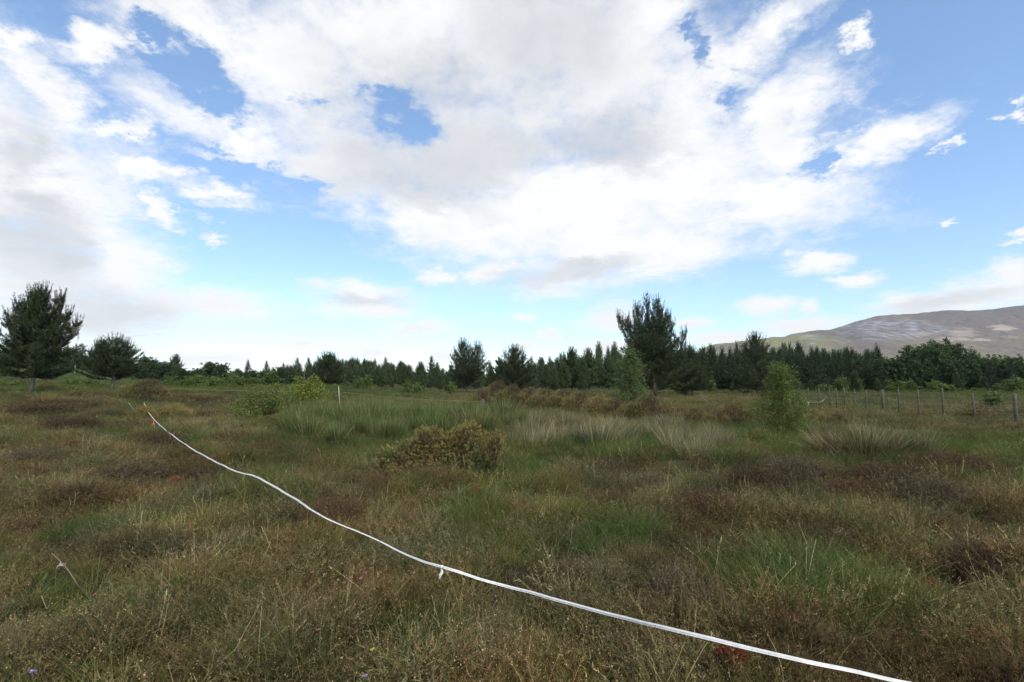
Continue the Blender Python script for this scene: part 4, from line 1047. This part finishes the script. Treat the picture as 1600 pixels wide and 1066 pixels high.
pal = {'heather': [(.23, .165, .11), (.21, .155, .10), (.28, .215, .155), (.19, .115, .075), (.17, .145, .08), (.23, .135, .08)],
       'leafy': [(.125, .12, .052), (.10, .115, .045), (.14, .105, .055)],
       'grass': [(.125, .155, .05), (.11, .145, .043), (.165, .17, .058), (.18, .155, .075)],
       'straw': [(.42, .34, .20), (.38, .31, .19), (.33, .29, .15)], 'stalk': [(.52, .44, .30), (.58, .50, .37)]}
tint = np.array([pal[k][int(v * len(pal[k]))] for k, v in zip(kind, rngc.random(n))])
isg = (kind == 'grass'); ish = (kind == 'heather') | (kind == 'leafy')
tint = np.where((isg & (gr > .5))[:, None], tint * .45 + np.array([.09, .14, .04]) * .55, tint)
tint = np.where(isg[:, None], tint * (1 - .6 * ye[:, None]) + np.array([.20, .21, .05]) * .6 * ye[:, None], tint)
tint = np.where(ish[:, None], tint * (1 - .85 * dk[:, None]) + np.array([.075, .048, .030]) * .85 * dk[:, None], tint)
tone = .45 + 1.1 * fbm(x * .9, y * .9, 90, 3)
warmth = (fbm(x * 1.4 + 9, y * 1.4, 95, 3) - .5)[:, None] * np.array([.55, 0.0, -.4])
tint = tint * (1 + warmth)
tint = tint * np.array([.69, .735, .61]) * tone[:, None] * rngc.uniform(.85, 1.18, (n, 1))
# keep clear of standing trunks and put the taller stuff where it is seen
s = s * np.where(isg & (gr > .6), 1.15, 1.0)
s = s * (.42 + 1.2 * fbm(x * 1.6, y * 1.6, 97, 2)) * np.where(ish & (rngc.random(n) < .15), 1.4, 1.0)
def cover(name, sel, label):
    m = bpy.data.meshes.new(name); k = int(sel.sum())
    m.vertices.add(k); m.vertices.foreach_set('co', np.stack([x, y, z], 1)[sel].astype(np.float32).ravel())
    def att(nm, ty, key, arr): a = m.attributes.new(nm, ty, 'POINT'); a.data.foreach_set(key, arr.ravel())
    att('idx', 'INT', 'value', idx[sel])
    ss_ = s[sel]; att('scl', 'FLOAT_VECTOR', 'vector', np.stack([ss_, ss_, np.where(ss_ > 1.25, 1.25 + (ss_ - 1.25) * .12, ss_)], 1).astype(np.float32))
    rot = np.stack([rngc.normal(size=k) * .12, rngc.normal(size=k) * .12, rngc.random(k) * 6.283], 1)
    att('rot', 'FLOAT_VECTOR', 'vector', rot.astype(np.float32))
    att('tint', 'FLOAT_COLOR', 'color', np.concatenate([tint[sel], np.ones((k, 1))], 1).astype(np.float32))
    m.materials.append(M_TUFT)
    o = bpy.data.objects.new(name, m); COL.objects.link(o)
    ng = bpy.data.node_groups.new(name + '_spread', 'GeometryNodeTree')
    ng.interface.new_socket('Geometry', in_out='INPUT', socket_type='NodeSocketGeometry')
    ng.interface.new_socket('Geometry', in_out='OUTPUT', socket_type='NodeSocketGeometry')
    gi, go = ng.nodes.new('NodeGroupInput'), ng.nodes.new('NodeGroupOutput')
    ip = ng.nodes.new('GeometryNodeInstanceOnPoints'); ci = ng.nodes.new('GeometryNodeCollectionInfo')
    ci.inputs['Collection'].default_value = tufts; ci.inputs['Separate Children'].default_value = True; ci.inputs['Reset Children'].default_value = True
    def na(nm, ty):
        a = ng.nodes.new('GeometryNodeInputNamedAttribute'); a.data_type = ty; a.inputs['Name'].default_value = nm
        return a.outputs['Attribute']
    e2r = ng.nodes.new('FunctionNodeEulerToRotation')
    L = ng.links.new
    L(gi.outputs[0], ip.inputs['Points']); L(ci.outputs[0], ip.inputs['Instance'])
    ip.inputs['Pick Instance'].default_value = True
    L(na('idx', 'INT'), ip.inputs['Instance Index']); L(na('rot', 'FLOAT_VECTOR'), e2r.inputs[0]); L(e2r.outputs[0], ip.inputs['Rotation'])
    L(na('scl', 'FLOAT_VECTOR'), ip.inputs['Scale']); L(ip.outputs[0], go.inputs[0])
    md = o.modifiers.new('spread', 'NODES'); md.node_group = ng
    tag(o, label, None, kind='stuff')
    return o
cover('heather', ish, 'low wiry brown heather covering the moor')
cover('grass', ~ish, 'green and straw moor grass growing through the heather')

# ------------------------------------------------------------------ fence
wf = PD(1580, 21.03)
fence = thing('wire_fence', (wf[0], wf[1], wf[2]), 'post and wire fence running away from the right edge toward the wood', 'fence')
fp = []
for i, px in enumerate([1668, 1580, 1517, 1468, 1430, 1400, 1376, 1350, 1331, 1317, 1304, 1294, 1278, 1260, 1246]):
    r_ = (px - 800) / F; yy = 20.5 / r_; xx = 20.5
    fp.append((px, xx, yy, T(xx, yy)))
prg = np.random.default_rng(5)
for (px, xx, yy, zz) in fp:
    stout = px in (1376, 1580)
    mb = MB(); R_ = .042 if not stout else .068
    H_ = 1.22 + prg.uniform(-.05, .06) + (.1 if px in (1468, 1430) else 0)
    ln = prg.normal(size=2) * .03
    pts = [(0, 0, -.2), (ln[0] * .5, ln[1] * .5, H_ * .5), (ln[0], ln[1], H_), (ln[0], ln[1], H_ + .03)]
    tube(mb, pts, [R_, R_ * .97, R_ * .9, R_ * .55], 9, (1, 1, 1))
    mb.build('post', M_WOOD, fence, (xx - wf[0], yy - wf[1], zz - wf[2]))
for hw in (.18, .42, .66, .88, 1.08):
    mb = MB()
    pts = []
    for i in range(len(fp) - 1):
        a, b = np.array(fp[i][1:]), np.array(fp[i + 1][1:])
        for q_ in range(4):
            f_ = q_ / 4; pts.append(a * (1 - f_) + b * f_ + UP * (hw - .03 * math.sin(f_ * math.pi)))
    pts.append(np.array(fp[-1][1:]) + UP * hw)
    pts = np.array(pts) - wf + np.array([-.06, 0, 0])
    tube(mb, pts, .0035, 4, (1, 1, 1)); mb.build('wire', M_WIRE, fence)
# upright stays of the netting
mb = MB()
for i in range(8):
    a, b = np.array(fp[i][1:]), np.array(fp[i + 1][1:])
    nn = int(np.linalg.norm(b - a) / .3) + 1
    for q_ in range(1, nn):
        c_ = a + (b - a) * q_ / nn - wf + np.array([-.06, 0, 0]); tube(mb, [c_ + UP * .18, c_ + UP * .86], .0022, 3, (1, 1, 1))
nt_ = mb.build('netting', M_WIRE, fence); nt_['kind'] = 'stuff'

# white rail by the far fence
q = PD(1258, 33.0); wp = thing('white_rail', q, 'thin white rail lying level on stubs with an upturned end, by the far fence', 'rail')
mb = MB(); Zr = 1.65 - (628 - 598) / F * 33 - q[2]
xw = lambda px: (px - 1258) / F * 33
tube(mb, [(xw(1225), 0, Zr), (xw(1258), 0, Zr), (xw(1278), 0, Zr - .02), (xw(1281), 0, Zr + .06), (xw(1286), 0, Zr + .17)], .012, 6, (1, 1, 1)); mb.build('bar', M_STAKE, wp)
for px in (1232, 1260): mb = MB(); tube(mb, [(xw(px), 0, -.1), (xw(px), 0, Zr + .02)], .022, 6, (1, 1, 1)); mb.build('stub', M_STAKE, wp)

# stakes and marker posts
def stake(px, pyb, pyt, wpx, mat, name, lab, cat, lean=0.0, depth=None):
    q = PD(px, depth) if depth else G(px, pyb)
    H_ = height_px(pyt, q[1], q[2]); R_ = wpx / F * q[1] / 2
    mb = MB(); tube(mb, [(0, 0, -.15), (lean * .5, 0, H_ * .5), (lean, 0, H_ - R_ * .3), (lean, 0, H_)], [R_, R_, R_ * .95, R_ * .6], 8, (1, 1, 1))
    o = mb.build(name, mat, loc=q); tag(o, lab, cat); return q, H_
qa, Ha = stake(192, 612, 602, 3.2, M_WOOD, 'marker_post', 'short grey post holding the tape beside the low spreading pine', 'post', 0, 40.0)
qb, Hb = stake(533, 640, 604, 1.4, M_STAKE, 'stake', 'thin pale leaning stake behind the rush bed', 'stake', -.12, 34.0)
qc, Hc = stake(753, 650, 624, 5.5, M_WOOD, 'marker_post', 'short thick grey post with pale top behind the fanned rush clump', 'post', .06, 27.0)
stake(118, 602, 568, 1.2, M_STAKE, 'utility_pole', 'tall thin pale pole in the green field between the two left pines', 'pole', 0, 118.0)
stake(476, 590, 576, 1.1, M_WOOD, 'utility_pole', 'thin pole top just showing above the yellow-green bush', 'pole', 0, 130.0)

# ------------------------------------------------------------------ the white boundary tape
def ribbon(pts, width, tilt, name, mat, parent=None, edge=None):
    pts = np.array(pts, float)
    # smooth through the points
    seg = np.r_[0, np.cumsum(np.linalg.norm(np.diff(pts, axis=0), axis=1))]
    def crom(tq):
        i = np.clip(np.searchsorted(seg, tq, 'right') - 1, 0, len(pts) - 2)
        f = ((tq - seg[i]) / (seg[i + 1] - seg[i]))[:, None]
        p0, p1, p2, p3 = pts[np.maximum(i - 1, 0)], pts[i], pts[i + 1], pts[np.minimum(i + 2, len(pts) - 1)]
        return .5 * (2 * p1 + (p2 - p0) * f + (2 * p0 - 5 * p1 + 4 * p2 - p3) * f ** 2 + (3 * p1 - p0 - 3 * p2 + p3) * f ** 3)
    m = max(12, int(seg[-1] / .07))
    tq = np.linspace(0, seg[-1], m); c = crom(tq)
    c[:, 2] += .022 * (vnoise(tq * 1.3, tq * 0 + 3, 5) - .5) + .008 * (vnoise(tq * 5, tq * 0, 6) - .5)
    tg = nrm(np.gradient(c, axis=0)); sd = nrm(np.cross(tg, UP)); up = np.cross(sd, tg)
    th = tilt(tq)[:, None]
    ax = sd * np.cos(th) + up * np.sin(th); nn = np.cross(ax, tg)
    mb = MB(); K = 7
    off = np.linspace(-.5, .5, K)
    V = np.concatenate([np.stack([c + ax * width * o + nn * (.004 * math.cos(o * 9) + s_ * .0006) for o in off], 1) for s_ in (1, -1)], 1)
    k2 = 2 * K; fs = []
    for i in range(m - 1):
        for j in range(K - 1):
            a = i * k2 + j; fs += [(a, a + 1, a + 1 + k2), (a, a + 1 + k2, a + k2)]
            a = i * k2 + K + j; fs += [(a + 1, a, a + k2), (a + 1, a + k2, a + 1 + k2)]
        for a, b in ((i * k2 + K, i * k2), (i * k2 + K - 1, i * k2 + k2 - 1)): fs += [(a, b, b + k2), (a, b + k2, a + k2)]
    mb.add(V.reshape(-1, 3), fs, (1, 1, 1))
    return mb.build(name, mat, parent, smooth_shade=False), c
def tp(px, py, h): q = G(px, py, h); q[2] += h; return q
TAPE = [tp(225, 629, .50), tp(232, 644, .42), tp(245, 660, .32), tp(270, 681, .29), tp(310, 707, .29), tp(360, 734, .29), tp(400, 745, .30), tp(455, 776, .29), tp(500, 805, .29), tp(600, 850, .29), tp(690, 887, .30), tp(790, 917, .30), tp(870, 940, .30), tp(960, 965, .30), tp(1050, 985, .31), tp(1150, 1008, .32), tp(1250, 1029, .32), tp(1350, 1052, .32), tp(1430, 1070, .32)]
TAPE += [tp(1500, 1087, .32), tp(1600, 1112, .32), tp(1720, 1142, .32)]
tape = thing('boundary_tape', (0, 0, 0), 'long white plastic tape sagging across the heather from left to the front', 'tape')
_, tc_ = ribbon(TAPE, .021, lambda t: -.5 + .6 * np.sin(t * 1.1 + .4) * np.sin(t * .37 + 1), 'ribbon', M_TAPE, tape)
kn = tp(690, 887, .34)
mb = MB(); ellipsoid(mb, kn, (.016, .014, .014), 8, 6); mb.build('knot', M_TAPE, tape, smooth_shade=True)
ribbon([kn, kn + np.array([.004, -.006, -.018]), kn + np.array([-.010, -.012, -.045]), kn + np.array([-.016, -.008, -.065])], .02, lambda t: .3 + t * 20, 'loose_end', M_TAPE, tape)
k2_ = tp(240, 655, .36)
for nm, a, b, mt in (('red_tag', (0, 0, 0), (.0, -.04, -.22), M_RED), ('white_tag', (.05, -.05, -.12), (.07, -.06, -.34), M_TAPE)):
    ribbon([k2_ + np.array(a), k2_ + (np.array(a) + np.array(b)) / 2 + np.array([.02, 0, 0]), k2_ + np.array(b)], .045, lambda t: .5 + t * 2, nm, mt, tape)
# its far end: from the grey post down behind the gorse
ptop = qa + np.array([0, 0, Ha * .9])
far = thing('tape_end', (0, 0, 0), 'short loose piece of white tape below the grey post, left of the yellow-green gorse', 'tape')
ribbon([tp(201, 629, .5), tp(204, 634, .45), tp(208, 639, .4), tp(214, 643, .3)], .035, lambda t: .8 + t * .2, 'ribbon', M_TAPE, far)
line = thing('marker_line', (0, 0, 0), 'thin white line strung from grey post past the pale stake to the marker post', 'line')
lpts = [ptop]
stop_ = qb + np.array([-.1, 0, Hb * .75])
for f_ in (.2, .4, .6, .8): lpts.append(ptop * (1 - f_) + stop_ * f_ - UP * .12 * math.sin(f_ * math.pi))
lpts.append(stop_); mtop = qc + np.array([0, 0, Hc * .85])
for f_ in (.33, .66): lpts.append(stop_ * (1 - f_) + mtop * f_ - UP * .1)
lpts.append(mtop)
mb = MB(); tube(mb, lpts, .005, 4, (1, 1, 1)); mb.build('cord', M_STAKE, line)

# ------------------------------------------------------------------ small foreground details
def stalk(px, py, h0, top, name, lab, cat, col, head=None, w=.004):
    q = G(px, py); rg = np.random.default_rng(int(px))
    mb = MB(); pts = np.array([q + UP * h0] + [np.array(t) for t in top])
    ss = np.linspace(0, len(pts) - 1, 14)
    cv = np.stack([np.interp(ss, np.arange(len(pts)), pts[:, j]) for j in range(3)], 1)
    for _ in range(3): cv[1:-1] = (cv[:-2] + cv[2:] + 2 * cv[1:-1]) / 4
    base = cv[0].copy(); tube(mb, cv - base, np.linspace(w, w * .5, 14), 5, col)
    r = thing(name, base, lab, cat); mb.build('stem', M_RUSH, r)
    if head is not None:
        hb_ = MB(); c0_ = np.array(head) - base; nH = 26
        blades(hb_, c0_ + rg.normal(size=(nH, 3)) * .008, rg.normal(size=(nH, 3)) - UP * .8, .022, .006, (0, 0, 0), 1, (.45, .40, .36), (.62, .56, .52), rg); hb_.build('seed_head', M_RUSH, r)
    return r
s0 = tp(143, 968, .2); s1 = tp(118, 920, .38); s2_ = tp(98, 878, .52); s3 = tp(80, 863, .54)
dd = s0[1]
def at_depth(px, py, depth): d = pix_dir(px, py); t = depth / d[1]; return np.array([d[0] * t, depth, CAMZ + d[2] * t])
stalk(143, 968, .12, [at_depth(130, 930, dd), at_depth(112, 898, dd), at_depth(98, 880, dd), at_depth(80, 864, dd)], 'dry_stalk', 'bent dry stalk with a pale drooping seed head low on the left', 'stalk', (.30, .24, .14), at_depth(95, 882, dd))
for (a, b, c, lab) in [((62, 972), (74, 955), (80, 933), 'short curved dry stalk near the bent seed-headed stalk'), ((700, 1046), (722, 1030), (745, 1018), 'pale dry stalk at the very front, low middle of the moor'), ((1238, 812), (1222, 806), (1203, 797), 'lone straw stalk leaning over the dark heather'), ((850, 830), (842, 810), (848, 790), 'thin curved straw stalk on the yellow-green patch')]:
    q = G(*a); stalk(a[0], a[1], .18, [at_depth(*b, q[1]), at_depth(*c, q[1])], 'dry_stalk', lab, 'stalk', (.32, .27, .18), None, .0035)
def flower(px, py, lab, col, sz=.012):
    q = G(px, py, .24); q[2] += .02; rg = np.random.default_rng(int(px + py))
    r = thing('flower', q, lab, 'flower')
    mb = MB(); tube(mb, [(0, 0, 0), (.004, 0, .12), (.0, 0, .24)], .0018, 4, (.05, .08, .02)); mb.build('stem', M_RUSH, r)
    mb = MB(); a = np.linspace(0, 6.28, 14); P_ = np.tile([0, 0, .24], (14, 1)) + rg.normal(size=(14, 3)) * sz * .35
    blades(mb, P_, np.stack([np.cos(a), np.sin(a), .6 + 0 * a], 1), sz * 1.3, sz * .8, (0, 0, -.2), 2, np.array(col) * .8, np.array(col) * 1.2, rg, wpow=.4); mb.build('petals', M_RUSH, r)
flower(52, 1057, 'lilac flower at the front left corner of the moor', (.30, .22, .42), .013)
flower(571, 1064, 'lilac flower at the bottom edge near the front middle', (.30, .19, .38), .009)
flower(255, 917, 'lone pink flower head right of the bent seed stalk', (.55, .12, .18), .010)
flower(148, 935, 'small pink flower beside the lower stem of the bent seed stalk', (.5, .13, .2), .010)
flower(581, 1022, 'tiny yellow flower in the grass below the tape knot', (.6, .5, .05), .008)
for (px, py) in [(488, 899), (508, 903), (549, 907), (563, 909), (538, 916), (495, 990), (571, 900)]:
    flower(px, py, 'pink bell heather flower in the cluster left of the tape knot', (.45, .16, .20), .010)
for o in [o for o in COL.objects if o.get('label', '').startswith('pink bell heather')]: o['group'] = 'pink bell heather flowers left of the tape knot'
def moss(px, py, wpx, lab, col, seed):
    q = G(px, py, .08); s_ = wpx / F * q[1] / 2; rg = np.random.default_rng(seed); n_ = 420
    a = rg.random(n_) * 6.28; r_ = np.sqrt(rg.random(n_)) * s_ * (1 + .3 * np.sin(a * 3))
    mb = MB(); P_ = np.stack([np.cos(a) * r_, np.sin(a) * r_ * .9, (.15 * np.sqrt(np.clip(1 - (r_ / s_ / 1.35) ** 2, 0, 1))) + .02], 1)
    shoots(mb, P_, UP + rg.normal(size=(n_, 3)) * .5, .025, .014, .006, 7, np.array(col) * rg.uniform(.6, 1.4, (n_, 1)), np.array(col) * 1.3 * rg.uniform(.6, 1.4, (n_, 1)), rg)
    tag(mb.build('moss_cushion', M_HEATH, loc=q), lab, 'moss')
moss(1450, 925, 40, 'dull red moss cushion in the heather on the right', (.17, .04, .02), 1)
moss(1143, 1040, 44, 'orange red moss cushion just below the tape near the front', (.15, .042, .02), 2)
moss(117, 697, 26, 'rusty red moss cushion on the left, beside dark heather', (.15, .05, .024), 3)
moss(273, 757, 20, 'faded orange moss cushion below the bend of the tape', (.17, .08, .035), 4)
moss(742, 775, 26, 'ochre moss cushion below the sprawling gorse bush', (.16, .085, .035), 5)
